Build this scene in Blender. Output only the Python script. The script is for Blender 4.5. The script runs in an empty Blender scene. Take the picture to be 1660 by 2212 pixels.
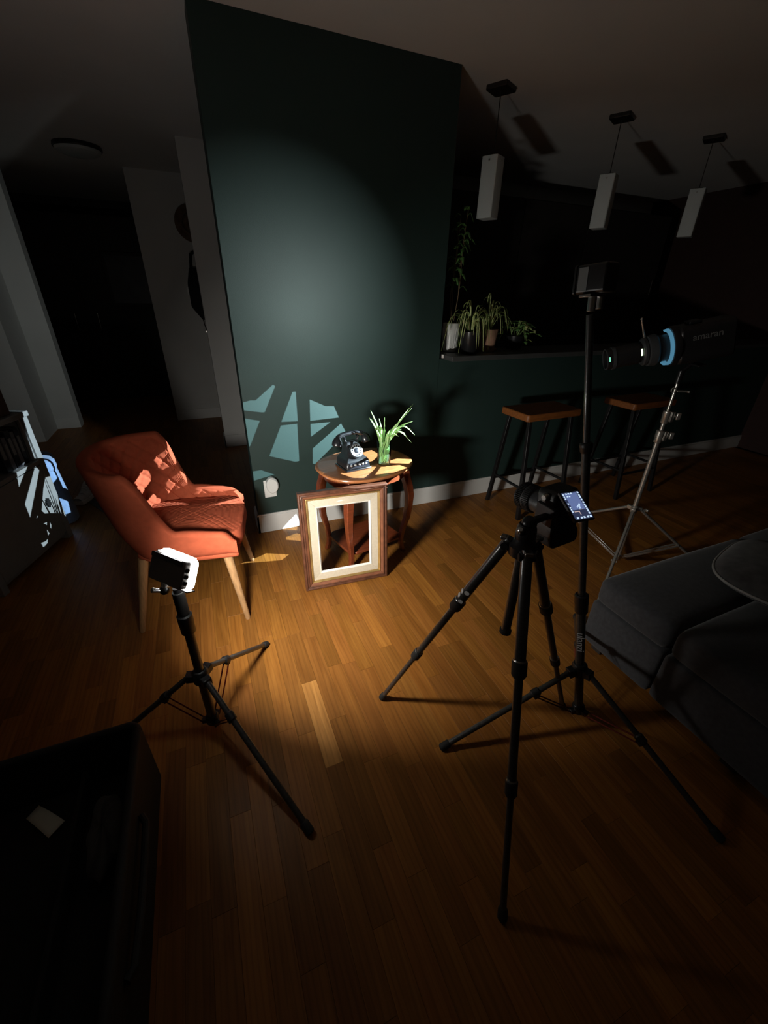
import bpy, math, random
from mathutils import Vector, Matrix
R = math.radians
random.seed(7)
S = bpy.context.scene
COL = S.collection

# ------------------------------------------------------------------ camera
cam_d = bpy.data.cameras.new('camera')
cam = bpy.data.objects.new('camera', cam_d); COL.objects.link(cam); S.camera = cam
cam_d.sensor_fit = 'HORIZONTAL'; cam_d.sensor_width = 36.0
cam_d.lens = 36.0 * 887.0 / 1660.0
cam_d.clip_start = 0.02; cam_d.clip_end = 60
EYE = Vector((0, 0, 1.42))
_p, _r, _w = R(28.05), R(1.2), R(23.5)
_f = Vector((math.sin(_w)*math.cos(_p), math.cos(_w)*math.cos(_p), -math.sin(_p)))
_rt = Vector((math.cos(_w), -math.sin(_w), 0)); _up = _rt.cross(_f)
CR = math.cos(_r)*_rt + math.sin(_r)*_up; CU = -math.sin(_r)*_rt + math.cos(_r)*_up
cam.matrix_world = Matrix(((CR.x, CU.x, -_f.x, 0), (CR.y, CU.y, -_f.y, 0), (CR.z, CU.z, -_f.z, EYE.z), (0, 0, 0, 1)))
# ------------------------------------------------------------------ world, exposure
wd = bpy.data.worlds.new('night'); S.world = wd; wd.use_nodes = True
wd.node_tree.nodes['Background'].inputs[0].default_value = (0.6, 0.75, 1.0, 1)
wd.node_tree.nodes['Background'].inputs[1].default_value = 0.0008
S.view_settings.view_transform = 'Standard'; S.view_settings.look = 'None'
S.view_settings.gamma = 1.0; S.view_settings.use_curve_mapping = False
S.view_settings.exposure = 0.0
PANEL_BEAM = 10.0
PANEL_GLOW = 36.0
WALL_BEAM = 2.3
SPOT_POWER = 940.0     # projector spotlight

# ------------------------------------------------------------------ helpers
def V(*a): return Vector(a if len(a) == 3 else a[0])
def wm(o):
    return (wm(o.parent) if o.parent else Matrix()) @ o.matrix_basis
class MB:
    def __init__(s): s.v = []; s.f = []; s.m = Matrix()
    def add(s, vs, fs):
        o = len(s.v); s.v += [s.m @ V(v) for v in vs]; s.f += [tuple(i+o for i in f) for f in fs]; return s
    def box(s, c, d, rz=0, M=None):
        x, y, z = d[0]/2, d[1]/2, d[2]/2; Q = Matrix.Rotation(rz, 3, 'Z') if M is None else M
        vs = [V(c) + Q @ V(a*x, b*y, e*z) for a in (-1, 1) for b in (-1, 1) for e in (-1, 1)]
        return s.add(vs, [(0,1,3,2),(4,6,7,5),(0,4,5,1),(2,3,7,6),(0,2,6,4),(1,5,7,3)])
    def bb(s, x0, x1, y0, y1, z0, z1):
        return s.box(((x0+x1)/2, (y0+y1)/2, (z0+z1)/2), (x1-x0, y1-y0, z1-z0))
    def sweep(s, pts, rad, n=14, caps=True, ell=None):
        pts = [V(p) for p in pts]; rs = rad if hasattr(rad, '__len__') else [rad]*len(pts)
        T = []
        for i in range(len(pts)):
            a = pts[max(i-1, 0)]; b = pts[min(i+1, len(pts)-1)]; t = b-a
            T.append(t.normalized() if t.length > 1e-9 else (T[-1] if T else V(0,0,1)))
        u = T[0].orthogonal().normalized(); vs = []; fs = []
        for i, p in enumerate(pts):
            u = (u - u.dot(T[i])*T[i]).normalized(); w = T[i].cross(u)
            for k in range(n):
                a = 2*math.pi*k/n; vs.append(p + rs[i]*(math.cos(a)*u + math.sin(a)*w))
        for i in range(len(pts)-1):
            for k in range(n):
                a = i*n+k; b = i*n+(k+1) % n; fs.append((a, b, b+n, a+n))
        if caps: fs.append(tuple(range(n-1, -1, -1))); fs.append(tuple(range((len(pts)-1)*n, len(pts)*n)))
        return s.add(vs, fs)
    def tube(s, a, b, r0, r1=None, n=14): return s.sweep([a, b], [r0, r0 if r1 is None else r1], n)
    def rev(s, o, ax, prof, n=28, caps=True):
        """surface of revolution: prof = (distance along the axis, radius)"""
        o = V(o); ax = V(ax).normalized(); u = ax.orthogonal().normalized(); w = ax.cross(u); vs = []; fs = []
        for t, r in prof:
            for k in range(n):
                a = 2*math.pi*k/n; vs.append(o + t*ax + r*(math.cos(a)*u + math.sin(a)*w))
        for i in range(len(prof)-1):
            for k in range(n):
                a = i*n+k; b = i*n+(k+1) % n; fs.append((a, b, b+n, a+n))
        if caps: fs.append(tuple(range(n-1, -1, -1))); fs.append(tuple(range((len(prof)-1)*n, len(prof)*n)))
        return s.add(vs, fs)
    def grid(s, nu, nv, fn, wrapu=False, wrapv=False):
        vs = [fn(i/(nu if wrapu else nu-1), j/(nv if wrapv else nv-1)) for i in range(nu) for j in range(nv)]; fs = []
        for i in range(nu if wrapu else nu-1):
            for j in range(nv if wrapv else nv-1):
                fs.append((i*nv+j, ((i+1) % nu)*nv+j, ((i+1) % nu)*nv+(j+1) % nv, i*nv+(j+1) % nv))
        return s.add(vs, fs)
    def prism(s, poly, M, h):
        """polygon in the local xy plane of matrix M, extruded by h along local z"""
        n = len(poly); vs = [M @ V(x, y, 0) for x, y in poly] + [M @ V(x, y, h) for x, y in poly]
        return s.add(vs, [tuple(range(n-1, -1, -1)), tuple(range(n, 2*n))] + [(i, (i+1) % n, n+(i+1) % n, n+i) for i in range(n)])
    def ball(s, c, r, n=16, sc=(1, 1, 1)):
        c = V(c); m = n//2
        def fn(u, v):
            a = 2*math.pi*u; b = math.pi*(v*0.998+0.001)
            return c + V(sc[0]*r*math.sin(b)*math.cos(a), sc[1]*r*math.sin(b)*math.sin(a), sc[2]*r*math.cos(b))
        return s.grid(n, m, fn, wrapu=True)
    def build(s, name, mat, parent=None, world=False, bevel=0, smooth=35, seg=2, subd=0):
        me = bpy.data.meshes.new(name); vs = s.v
        if world and parent is not None:
            I = wm(parent).inverted(); vs = [I @ v for v in vs]
        me.from_pydata([tuple(v) for v in vs], [], s.f); me.validate(); me.update()
        import bmesh
        bm = bmesh.new(); bm.from_mesh(me); bmesh.ops.recalc_face_normals(bm, faces=bm.faces); bm.to_mesh(me); bm.free()
        if smooth:
            for p in me.polygons: p.use_smooth = True
            me.set_sharp_from_angle(angle=R(smooth))
        me.materials.append(MAT[mat] if isinstance(mat, str) else mat)
        o = bpy.data.objects.new(name, me); COL.objects.link(o)
        if parent is not None: o.parent = parent
        if bevel:
            b = o.modifiers.new('bevel', 'BEVEL'); b.width = bevel; b.segments = seg; b.limit_method = 'ANGLE'; b.angle_limit = R(40)
        if subd:
            m = o.modifiers.new('sub', 'SUBSURF'); m.levels = subd; m.render_levels = subd
        return o
def tag(o, label=None, cat=None, group=None, kind=None):
    for k, v in (('label', label), ('category', cat), ('group', group), ('kind', kind)):
        if v: o[k] = v
    return o
def thing(name, label, cat, loc=(0, 0, 0), rz=0, group=None, M=None):
    o = bpy.data.objects.new(name, None); COL.objects.link(o); o.empty_display_size = 0.05
    mw = M if M is not None else Matrix.Translation(V(loc)) @ Matrix.Rotation(rz, 4, 'Z')
    o.matrix_world = mw
    return tag(o, label, cat, group)
def frame_of(o, x, y, z):
    return Matrix(((x[0], y[0], z[0], o[0]), (x[1], y[1], z[1], o[1]), (x[2], y[2], z[2], o[2]), (0, 0, 0, 1)))
def text_part(txt, size, M, mat, parent, depth=0.0006, name='lettering'):
    c = bpy.data.curves.new('t', 'FONT'); c.body = txt; c.size = size; c.extrude = depth; c.align_x = 'CENTER'; c.align_y = 'CENTER'
    o = bpy.data.objects.new('t', c); COL.objects.link(o)
    dg = bpy.context.evaluated_depsgraph_get(); me = bpy.data.meshes.new_from_object(o.evaluated_get(dg))
    bpy.data.objects.remove(o); me.name = name; me.materials.clear(); me.materials.append(MAT[mat])
    me.transform(M); p = bpy.data.objects.new(name, me); COL.objects.link(p); p.parent = parent
    return p

# ------------------------------------------------------------------ materials
MAT = {}
def nodes(name):
    m = bpy.data.materials.new(name); m.use_nodes = True; MAT[name] = m
    nt = m.node_tree; return m, nt, nt.nodes['Principled BSDF']
def mat(name, col, rough=0.6, metal=0.0, var=0.12, scale=18.0, bump=0.0, bscale=120.0, sheen=0.0, coat=0.0, stretch=(1, 1, 1), spec=0.5, trans=0.0, sss=0.0):
    m, nt, b = nodes(name); N = nt.nodes; L = nt.links
    tc = N.new('ShaderNodeTexCoord'); mp = N.new('ShaderNodeMapping'); mp.inputs['Scale'].default_value = stretch
    L.new(tc.outputs['Object'], mp.inputs['Vector'])
    nz = N.new('ShaderNodeTexNoise'); nz.inputs['Scale'].default_value = scale; nz.inputs['Detail'].default_value = 5
    L.new(mp.outputs[0], nz.inputs['Vector'])
    rp = N.new('ShaderNodeValToRGB'); c = col
    rp.color_ramp.elements[0].position = 0.3; rp.color_ramp.elements[1].position = 0.72
    rp.color_ramp.elements[0].color = (c[0]*(1-var), c[1]*(1-var), c[2]*(1-var), 1)
    rp.color_ramp.elements[1].color = (min(1, c[0]*(1+var)), min(1, c[1]*(1+var)), min(1, c[2]*(1+var)), 1)
    L.new(nz.outputs['Fac'], rp.inputs['Fac']); L.new(rp.outputs[0], b.inputs['Base Color'])
    b.inputs['Roughness'].default_value = rough; b.inputs['Metallic'].default_value = metal
    b.inputs['Specular IOR Level'].default_value = spec; b.inputs['Sheen Weight'].default_value = sheen
    b.inputs['Coat Weight'].default_value = coat; b.inputs['Transmission Weight'].default_value = trans
    if sss: b.inputs['Subsurface Weight'].default_value = sss; b.inputs['Subsurface Radius'].default_value = (0.01, 0.01, 0.01)
    if bump:
        n2 = N.new('ShaderNodeTexNoise'); n2.inputs['Scale'].default_value = bscale; n2.inputs['Detail'].default_value = 3
        L.new(mp.outputs[0], n2.inputs['Vector'])
        bp = N.new('ShaderNodeBump'); bp.inputs['Strength'].default_value = bump; bp.inputs['Distance'].default_value = 0.002
        L.new(n2.outputs['Fac'], bp.inputs['Height']); L.new(bp.outputs[0], b.inputs['Normal'])
    return m
def emit(name, col, strength):
    m, nt, b = nodes(name); b.inputs['Base Color'].default_value = (*col, 1)
    b.inputs['Emission Color'].default_value = (*col, 1); b.inputs['Emission Strength'].default_value = strength
    return m
def clear(name, tint, gl=0.12, haze=0.0, hcol=(1, 1, 1)):
    m, nt, b = nodes(name); N = nt.nodes; L = nt.links; N.remove(b)
    out = N['Material Output']; t = N.new('ShaderNodeBsdfTransparent'); t.inputs[0].default_value = (*tint, 1)
    g = N.new('ShaderNodeBsdfGlossy'); g.inputs['Roughness'].default_value = 0.04; mx = N.new('ShaderNodeMixShader')
    lw = N.new('ShaderNodeLayerWeight'); lw.inputs[0].default_value = gl
    L.new(lw.outputs['Fresnel'], mx.inputs[0]); L.new(t.outputs[0], mx.inputs[1]); L.new(g.outputs[0], mx.inputs[2]); res = mx.outputs[0]
    if haze:
        d = N.new('ShaderNodeBsdfTranslucent'); d.inputs[0].default_value = (*hcol, 1); d2 = N.new('ShaderNodeBsdfDiffuse'); d2.inputs[0].default_value = (*hcol, 1)
        a = N.new('ShaderNodeMixShader'); L.new(d.outputs[0], a.inputs[1]); L.new(d2.outputs[0], a.inputs[2])
        h = N.new('ShaderNodeMixShader'); h.inputs[0].default_value = haze; L.new(res, h.inputs[1]); L.new(a.outputs[0], h.inputs[2]); res = h.outputs[0]
    L.new(res, out.inputs[0])
    return m
def plank_mat(name, island):
    m, nt, b = nodes(name); N = nt.nodes; L = nt.links
    tc = N.new('ShaderNodeTexCoord'); oi = N.new('ShaderNodeObjectInfo'); geo = N.new('ShaderNodeNewGeometry')
    rnd = geo.outputs['Random Per Island'] if island else oi.outputs['Random']
    mul = N.new('ShaderNodeMath'); mul.operation = 'MULTIPLY'; mul.inputs[1].default_value = 37.0; L.new(rnd, mul.inputs[0])
    cmb = N.new('ShaderNodeCombineXYZ'); L.new(mul.outputs[0], cmb.inputs[0]); L.new(mul.outputs[0], cmb.inputs[1])
    ad = N.new('ShaderNodeVectorMath'); L.new(tc.outputs['Object'], ad.inputs[0]); L.new(cmb.outputs[0], ad.inputs[1])
    mp = N.new('ShaderNodeMapping'); mp.inputs['Scale'].default_value = (15, 1.1, 1); L.new(ad.outputs[0], mp.inputs['Vector'])
    nz = N.new('ShaderNodeTexNoise'); nz.inputs['Scale'].default_value = 3.0; nz.inputs['Detail'].default_value = 6; nz.inputs['Distortion'].default_value = 0.9
    L.new(mp.outputs[0], nz.inputs['Vector'])
    mp2 = N.new('ShaderNodeMapping'); mp2.inputs['Scale'].default_value = (9, 0.9, 1); L.new(ad.outputs[0], mp2.inputs['Vector'])
    wv = N.new('ShaderNodeTexWave'); wv.bands_direction = 'X'; wv.inputs['Scale'].default_value = 2.2; wv.inputs['Distortion'].default_value = 7.0; wv.inputs['Detail'].default_value = 2.5
    L.new(mp2.outputs[0], wv.inputs['Vector'])
    rp = N.new('ShaderNodeValToRGB'); e = rp.color_ramp.elements
    e[0].position = 0.28; e[0].color = (0.205, 0.077, 0.0135, 1); e[1].position = 0.75; e[1].color = (0.318, 0.131, 0.026, 1)
    L.new(nz.outputs['Fac'], rp.inputs['Fac'])
    wr = N.new('ShaderNodeMapRange'); wr.inputs[1].default_value = 0.0; wr.inputs[2].default_value = 0.35; wr.inputs[3].default_value = 0.80; wr.inputs[4].default_value = 1.0
    L.new(wv.outputs['Fac'], wr.inputs[0])
    m1 = N.new('ShaderNodeMix'); m1.data_type = 'RGBA'; m1.blend_type = 'MULTIPLY'; m1.inputs[0].default_value = 0.8
    L.new(rp.outputs[0], m1.inputs[6]); L.new(wr.outputs[0], m1.inputs[7])
    if island:
        rr = N.new('ShaderNodeMapRange'); rr.inputs[3].default_value = 0.78; rr.inputs[4].default_value = 1.2; L.new(rnd, rr.inputs[0]); src = rr.outputs[0]
    else: src = oi.outputs['Color']
    m2 = N.new('ShaderNodeMix'); m2.data_type = 'RGBA'; m2.blend_type = 'MULTIPLY'; m2.inputs[0].default_value = 1.0
    L.new(m1.outputs[2], m2.inputs[6]); L.new(src, m2.inputs[7]); L.new(m2.outputs[2], b.inputs['Base Color'])
    b.inputs['Roughness'].default_value = 0.46; b.inputs['Specular IOR Level'].default_value = 0.22
    bp = N.new('ShaderNodeBump'); bp.inputs['Strength'].default_value = 0.12; bp.inputs['Distance'].default_value = 0.001
    L.new(nz.outputs['Fac'], bp.inputs['Height']); L.new(bp.outputs[0], b.inputs['Normal'])
def leaf_mat(name, edge, mid):
    m, nt, b = nodes(name); N = nt.nodes; L = nt.links
    at = N.new('ShaderNodeAttribute'); at.attribute_name = 'across'
    rp = N.new('ShaderNodeValToRGB'); e = rp.color_ramp.elements; e[0].position = 0.25; e[0].color = (*edge, 1); e[1].position = 0.62; e[1].color = (*mid, 1)
    nz = N.new('ShaderNodeTexNoise'); nz.inputs['Scale'].default_value = 60
    ad = N.new('ShaderNodeMath'); ad.operation = 'MULTIPLY_ADD'; ad.inputs[1].default_value = 0.2; L.new(nz.outputs['Fac'], ad.inputs[0]); L.new(at.outputs['Fac'], ad.inputs[2])
    L.new(ad.outputs[0], rp.inputs['Fac']); L.new(rp.outputs[0], b.inputs['Base Color']); b.inputs['Roughness'].default_value = 0.42
    b.inputs['Subsurface Weight'].default_value = 0.15; b.inputs['Subsurface Radius'].default_value = (0.004, 0.006, 0.002)

plank_mat('oak_strip', False); plank_mat('oak_strip_far', True)
mat('subfloor', (0.05, 0.03, 0.015), 0.9)
mat('green_paint', (0.0215, 0.0455, 0.0405), 0.55, var=0.05, scale=5, bump=0.15, bscale=260, spec=0.4)
mat('white_paint', (0.62, 0.62, 0.60), 0.75, var=0.03, scale=4, bump=0.1, bscale=300)
mat('ceiling_paint', (0.66, 0.65, 0.63), 0.9, var=0.03, scale=3, bump=0.1, bscale=200)
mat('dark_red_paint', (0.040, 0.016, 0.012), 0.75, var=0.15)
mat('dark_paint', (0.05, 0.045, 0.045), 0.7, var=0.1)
mat('skirting_white', (0.68, 0.68, 0.66), 0.45, var=0.03, scale=6)
mat('outlet_white', (0.8, 0.8, 0.78), 0.35, var=0.02)
mat('orange_fabric', (0.44, 0.094, 0.044), 0.92, var=0.10, scale=40, bump=0.25, bscale=900, spec=0.15)
mat('oak_leg', (0.42, 0.24, 0.11), 0.45, var=0.2, scale=14, stretch=(8, 8, 1))
mat('cherry', (0.17, 0.038, 0.014), 0.30, var=0.28, scale=9, stretch=(1.2, 9, 9), coat=0.35)
mat('cherry_top', (0.42, 0.155, 0.055), 0.28, var=0.22, scale=8, stretch=(1.2, 10, 10), coat=0.35)
mat('frame_brown', (0.105, 0.040, 0.022), 0.38, var=0.35, scale=18, stretch=(2, 2, 2), coat=0.2)
mat('frame_red', (0.20, 0.075, 0.038), 0.38, var=0.3, scale=22, coat=0.2)
mat('frame_gold', (0.62, 0.42, 0.16), 0.32, metal=0.75, var=0.15, scale=30)
mat('linen', (0.55, 0.48, 0.37), 0.9, var=0.06, scale=80, bump=0.3, bscale=1200)
mat('bevel_white', (0.80, 0.78, 0.70), 0.6, var=0.03)
mat('bakelite', (0.012, 0.013, 0.015), 0.27, var=0.2, coat=0.5, spec=0.8)
mat('bakelite_panel', (0.012, 0.014, 0.02), 0.3, var=0.2)
mat('chrome', (0.58, 0.56, 0.52), 0.26, metal=0.82, var=0.06, scale=30)
mat('steel_dull', (0.42, 0.42, 0.41), 0.3, metal=1.0, var=0.1, scale=40)
mat('dial_face', (0.36, 0.38, 0.39), 0.35, var=0.05, metal=0.3)
mat('black_plastic', (0.010, 0.010, 0.011), 0.42, var=0.25, bump=0.1, bscale=500)
mat('black_rubber', (0.010, 0.010, 0.010), 0.75, var=0.2, bump=0.2, bscale=300)
mat('black_metal', (0.016, 0.016, 0.017), 0.32, var=0.2, metal=0.3)
mat('carbon', (0.030, 0.029, 0.028), 0.35, var=0.5, scale=90, stretch=(1, 1, 2.2), coat=0.4)
mat('red_metal', (0.15, 0.018, 0.010), 0.4, metal=0.4, var=0.15)
mat('lens_grey', (0.045, 0.050, 0.054), 0.45, var=0.1, bump=0.2, bscale=400)
mat('print_white', (0.72, 0.72, 0.72), 0.5, var=0.02)
mat('print_light', (0.42, 0.43, 0.43), 0.5, var=0.02)
mat('print_grey', (0.18, 0.19, 0.19), 0.5, var=0.02)
mat('grey_sofa', (0.046, 0.047, 0.052), 0.95, var=0.18, scale=60, bump=0.35, bscale=700, sheen=0.2, spec=0.15)
mat('grey_pillow', (0.060, 0.058, 0.058), 0.95, var=0.35, scale=26, bump=0.4, bscale=500, sheen=0.2, spec=0.1)
mat('piping_grey', (0.26, 0.25, 0.24), 0.85)
mat('stool_wood', (0.24, 0.080, 0.019), 0.45, var=0.25, scale=10, stretch=(1.5, 9, 9))
mat('opal_glass', (0.52, 0.57, 0.57), 0.35, var=0.03, scale=9, sss=0.1)
mat('bronze', (0.05, 0.045, 0.04), 0.4, metal=0.6)
mat('terracotta', (0.36, 0.20, 0.13), 0.9, var=0.2, scale=25, bump=0.25, bscale=150)
mat('black_pot', (0.012, 0.012, 0.013), 0.3)
mat('ceramic', (0.66, 0.67, 0.65), 0.22, var=0.05, coat=0.4)
mat('soil', (0.03, 0.02, 0.012), 0.95, var=0.5, scale=90, bump=0.8, bscale=200)
leaf_mat('spider_leaf', (0.16, 0.30, 0.05), (0.58, 0.62, 0.30))
leaf_mat('cutting_leaf', (0.20, 0.40, 0.11), (0.40, 0.58, 0.25))
leaf_mat('green_leaf', (0.05, 0.14, 0.03), (0.10, 0.22, 0.06))
mat('stem_green', (0.30, 0.46, 0.16), 0.5, var=0.2)
mat('stem_brown', (0.14, 0.10, 0.05), 0.7)
clear('tumbler_glass', (0.93, 0.97, 0.95)); clear('water', (0.90, 0.97, 0.90), 0.05, 0.16, (0.55, 0.75, 0.5))
mat('shelf_dark', (0.055, 0.058, 0.058), 0.5, var=0.1)
mat('cabinet_white', (0.20, 0.20, 0.195), 0.6, var=0.05, scale=12)
mat('cabinet_dark', (0.022, 0.018, 0.016), 0.6, var=0.2)
mat('brown_wood', (0.055, 0.024, 0.012), 0.5, var=0.3, scale=8, stretch=(8, 8, 1))
mat('blue_fabric', (0.19, 0.29, 0.48), 0.9, var=0.1, scale=50, bump=0.3, bscale=600, sheen=0.2)
mat('sneaker_grey', (0.55, 0.53, 0.49), 0.85, var=0.12, bump=0.3, bscale=400)
mat('sneaker_sole', (0.78, 0.77, 0.73), 0.6)
mat('shoe_dark', (0.03, 0.03, 0.03), 0.8)
mat('mat_fibre', (0.075, 0.065, 0.06), 0.98, var=0.5, scale=14, bump=0.8, bscale=260, stretch=(1, 1, 1))
mat('bag_black', (0.006, 0.006, 0.007), 0.8, var=0.3, bump=0.4, bscale=120)
mat('case_black', (0.008, 0.008, 0.008), 0.75, var=0.3, bump=0.3, bscale=200)
mat('case_foam', (0.012, 0.012, 0.013), 0.95, var=0.3, bump=0.6, bscale=160)
mat('paper', (0.66, 0.67, 0.58), 0.85, var=0.03)
mat('cloth_grey', (0.07, 0.068, 0.066), 0.95, var=0.3, scale=20, bump=0.4, bscale=300)
mat('hat_brown', (0.14, 0.08, 0.05), 0.95, var=0.4, bump=0.6, bscale=90)
mat('book_black', (0.012, 0.012, 0.016), 0.35, var=0.3)
mat('book_grey', (0.10, 0.10, 0.11), 0.5, var=0.2)
mat('picture_dark', (0.03, 0.03, 0.035), 0.4, var=0.6, scale=5)
mat('lamp_shell', (0.014, 0.014, 0.015), 0.38, var=0.15)
emit('led_diffuser', (1.0, 0.98, 0.92), PANEL_GLOW)
mat('led_shell', (0.14, 0.125, 0.115), 0.5, var=0.15)
emit('added_led_glow', (1.0, 0.98, 0.92), PANEL_GLOW*8)
emit('wall_lens', (1.0, 1.0, 0.95), 3.0)
emit('painted_blue_glow', (0.10, 0.30, 0.46), 0.55)
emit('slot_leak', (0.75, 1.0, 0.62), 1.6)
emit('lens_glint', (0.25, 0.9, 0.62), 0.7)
emit('screen_image', (0.16, 0.22, 0.46), 0.75)
emit('screen_dark', (0.045, 0.06, 0.13), 0.6)
emit('screen_icon', (0.62, 0.80, 1.0), 0.95)
emit('screen_frame', (0.85, 0.66, 0.62), 0.6)
emit('blue_led', (0.3, 0.25, 1.0), 1.5)

# ------------------------------------------------------------------ the setting
CEIL = 2.43; WY = 2.476
def struct(name, mb, m, parent=None, bevel=0, **k):
    o = mb.build(name, m, parent, bevel=bevel, **k)
    if parent is None: o['kind'] = 'structure'
    return o
def proj(p):
    d = V(p) - EYE; z = d.dot(_f)
    if z < 0.05: return None
    return 830 + 887*d.dot(CR)/z, 1106 - 887*d.dot(CU)/z, z
floor = struct('floor', MB().bb(-4, 5.4, -2.6, 8.2, -0.10, -0.0145), 'subfloor')
PW = 0.062
def plank_shape(L, w=PW):
    a, b, g, c = w/2-0.00018, L/2-0.00018, -0.014, 0.0004
    mb = MB()
    vs = [(-a,-b,g),(a,-b,g),(a,b,g),(-a,b,g),(-a,-b,-c),(a,-b,-c),(a,b,-c),(-a,b,-c),(-a+c,-b+c,0),(a-c,-b+c,0),(a-c,b-c,0),(-a+c,b-c,0)]
    fs = [(3,2,1,0)] + [(i,(i+1) % 4,4+(i+1) % 4,4+i) for i in range(4)] + [(4+i,4+(i+1) % 4,8+(i+1) % 4,8+i) for i in range(4)] + [(8,9,10,11)]
    return mb.add(vs, fs)
LENS = [0.29, 0.34, 0.39, 0.44, 0.50]
pieces = []
for i in range(-62, 86):
    x0 = -0.087 + PW*i
    y = -2.45 - random.random()*0.4
    while y < 8.1:
        L = random.choice(LENS)
        if i == 4 and y < 0.819 and y+L > 0.819-0.2: L = 0.819-y
        elif i == 4 and abs(y-0.819) < 1e-6: L = 0.364
        pieces.append((x0+PW/2, y+L/2, L, i)); y += L
def score(pc):
    q = proj((pc[0], pc[1], 0))
    if q is None or not (-30 < q[0] < 1690 and -30 < q[1] < 2242): return 0
    if pc[0] > 1.45 and pc[1] < 0.9: return 0
    if pc[0] < -0.38 and pc[1] < 1.0: return 0
    if pc[1] > 2.45 and pc[0] > 0.15: return 0
    return pc[2]*PW/(q[2]**3)
pieces.sort(key=score, reverse=True)
shape_cache = {}
for k, (x, y, L, i) in enumerate(pieces[:300]):
    key = round(L, 3)
    if key not in shape_cache:
        shape_cache[key] = plank_shape(L).build('plank', 'oak_strip', None, smooth=0); o = shape_cache[key]
    else:
        o = shape_cache[key].copy(); COL.objects.link(o)
    o.parent = floor; o.location = (x, y, random.uniform(-0.0003, 0))
    t = random.gauss(1.0, 0.15); t = max(0.74, min(1.34, t)); o.color = (t, t*random.uniform(0.95, 1.03), t*random.uniform(0.9, 1.05), 1)
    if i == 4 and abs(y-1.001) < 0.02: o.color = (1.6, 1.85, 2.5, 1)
rest = MB()
for x, y, L, i in pieces[300:]:
    if x > 5.35 or x < -3.95: continue
    s = plank_shape(L); rest.add([v + V(x, y, 0) for v in s.v], s.f)
o = rest.build('planks', 'oak_strip_far', floor, smooth=0); o['kind'] = 'stuff'

struct('ceiling', MB().bb(-4, 5.4, -2.6, 8.2, CEIL, CEIL+0.1), 'ceiling_paint')
struct('wall_back', MB().bb(0.185, 1.45, WY, 2.60, 0, CEIL), 'green_paint', bevel=0.002)
struct('wall_bar', MB().bb(1.45, 5.3, WY, 2.60, 0, 1.044), 'green_paint')
bb = MB().bb(0.171, 5.3, WY-0.014, WY, 0, 0.118).bb(0.171, 0.185, WY-0.014, 2.614, 0, 0.118)
bb.bb(0.174, 5.3, WY-0.011, WY, 0.118, 0.131).bb(0.174, 0.185, WY-0.011, 2.611, 0.118, 0.131)
struct('baseboard_back', bb, 'skirting_white', bevel=0.0015)
struct('wall_hall_pier', MB().bb(0.109, 5.3, 4.33, 4.45, 0, CEIL), 'white_paint')
struct('baseboard_hall_pier', MB().bb(0.097, 0.95, 4.318, 4.33, 0, 0.12).bb(0.097, 0.109, 4.318, 4.46, 0, 0.12), 'skirting_white', bevel=0.002)
struct('wall_hall_far', MB().bb(-0.365, 2.4, 5.55, 5.67, 0, CEIL), 'white_paint')
struct('baseboard_hall_far', MB().bb(-0.365, 2.4, 5.538, 5.55, 0, 0.12), 'skirting_white', bevel=0.002)
struct('wall_hall_side', MB().bb(-1.66, -1.375, 5.60, 5.75, 0, CEIL), 'white_paint')
struct('baseboard_hall_side', MB().bb(-1.60, -1.375, 5.588, 5.60, 0, 0.12), 'skirting_white', bevel=0.002)
struct('wall_hall_corner', MB().bb(-2.42, -1.60, 5.12, 5.75, 0, CEIL), 'white_paint')
struct('wall_left', MB().bb(-2.42, -2.3, -2.6, 5.12, 0, CEIL), 'white_paint')
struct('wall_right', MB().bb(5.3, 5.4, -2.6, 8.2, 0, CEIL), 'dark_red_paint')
struct('wall_front', MB().bb(-4, 5.4, -2.6, -2.5, 0, CEIL), 'white_paint')
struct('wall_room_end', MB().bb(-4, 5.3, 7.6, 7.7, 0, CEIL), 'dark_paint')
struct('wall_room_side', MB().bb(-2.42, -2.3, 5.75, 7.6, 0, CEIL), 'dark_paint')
# bar ledge
t = thing('bar_shelf', 'dark ledge along the top of the low green wall', 'shelf', (1.47, 2.35, 1.045))
MB().bb(1.47, 5.28, 2.352, 2.74, 1.045, 1.075).build('board', 'shelf_dark', t, world=True, bevel=0.003)
MB().box((1.459, 2.452, 1.066), (0.011, 0.014, 0.022)).build('clip', 'outlet_white', t, world=True, bevel=0.002)
# kitchen beyond the bar
for n, (x0, x1, lab) in enumerate(((1.35, 2.15, 'dark tall kitchen cabinet behind the potted plants'), (2.15, 2.95, 'dark tall kitchen cabinet behind the middle pendant lamp'),
                                   (2.95, 3.75, 'dark tall kitchen cabinet between the middle and far pendant lamps'), (3.75, 4.9, 'dark wide kitchen cabinet behind the far pendant lamp'))):
    t = thing('kitchen_cabinet', lab, 'cabinet', (x0, 3.72, 0), group='kitchen cabinets')
    MB().bb(x0+0.004, x1-0.004, 3.74, 4.325, 0.0, 2.2).build('body', 'cabinet_dark', t, world=True)
    for a, b in ((0.08, 1.05), (1.06, 2.19)):
        d = MB().bb(x0+0.006, x1-0.006, 3.72, 3.738, a, b).build('door', 'cabinet_dark', t, world=True, bevel=0.002)
        MB().tube((x1-0.06, 3.70, a+0.4), (x1-0.06, 3.70, a+0.55), 0.005).tube((x1-0.06, 3.72, a+0.41), (x1-0.06, 3.70, a+0.41), 0.004).tube((x1-0.06, 3.72, a+0.54), (x1-0.06, 3.70, a+0.54), 0.004).build('handle', 'bronze', d, world=True)
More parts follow.
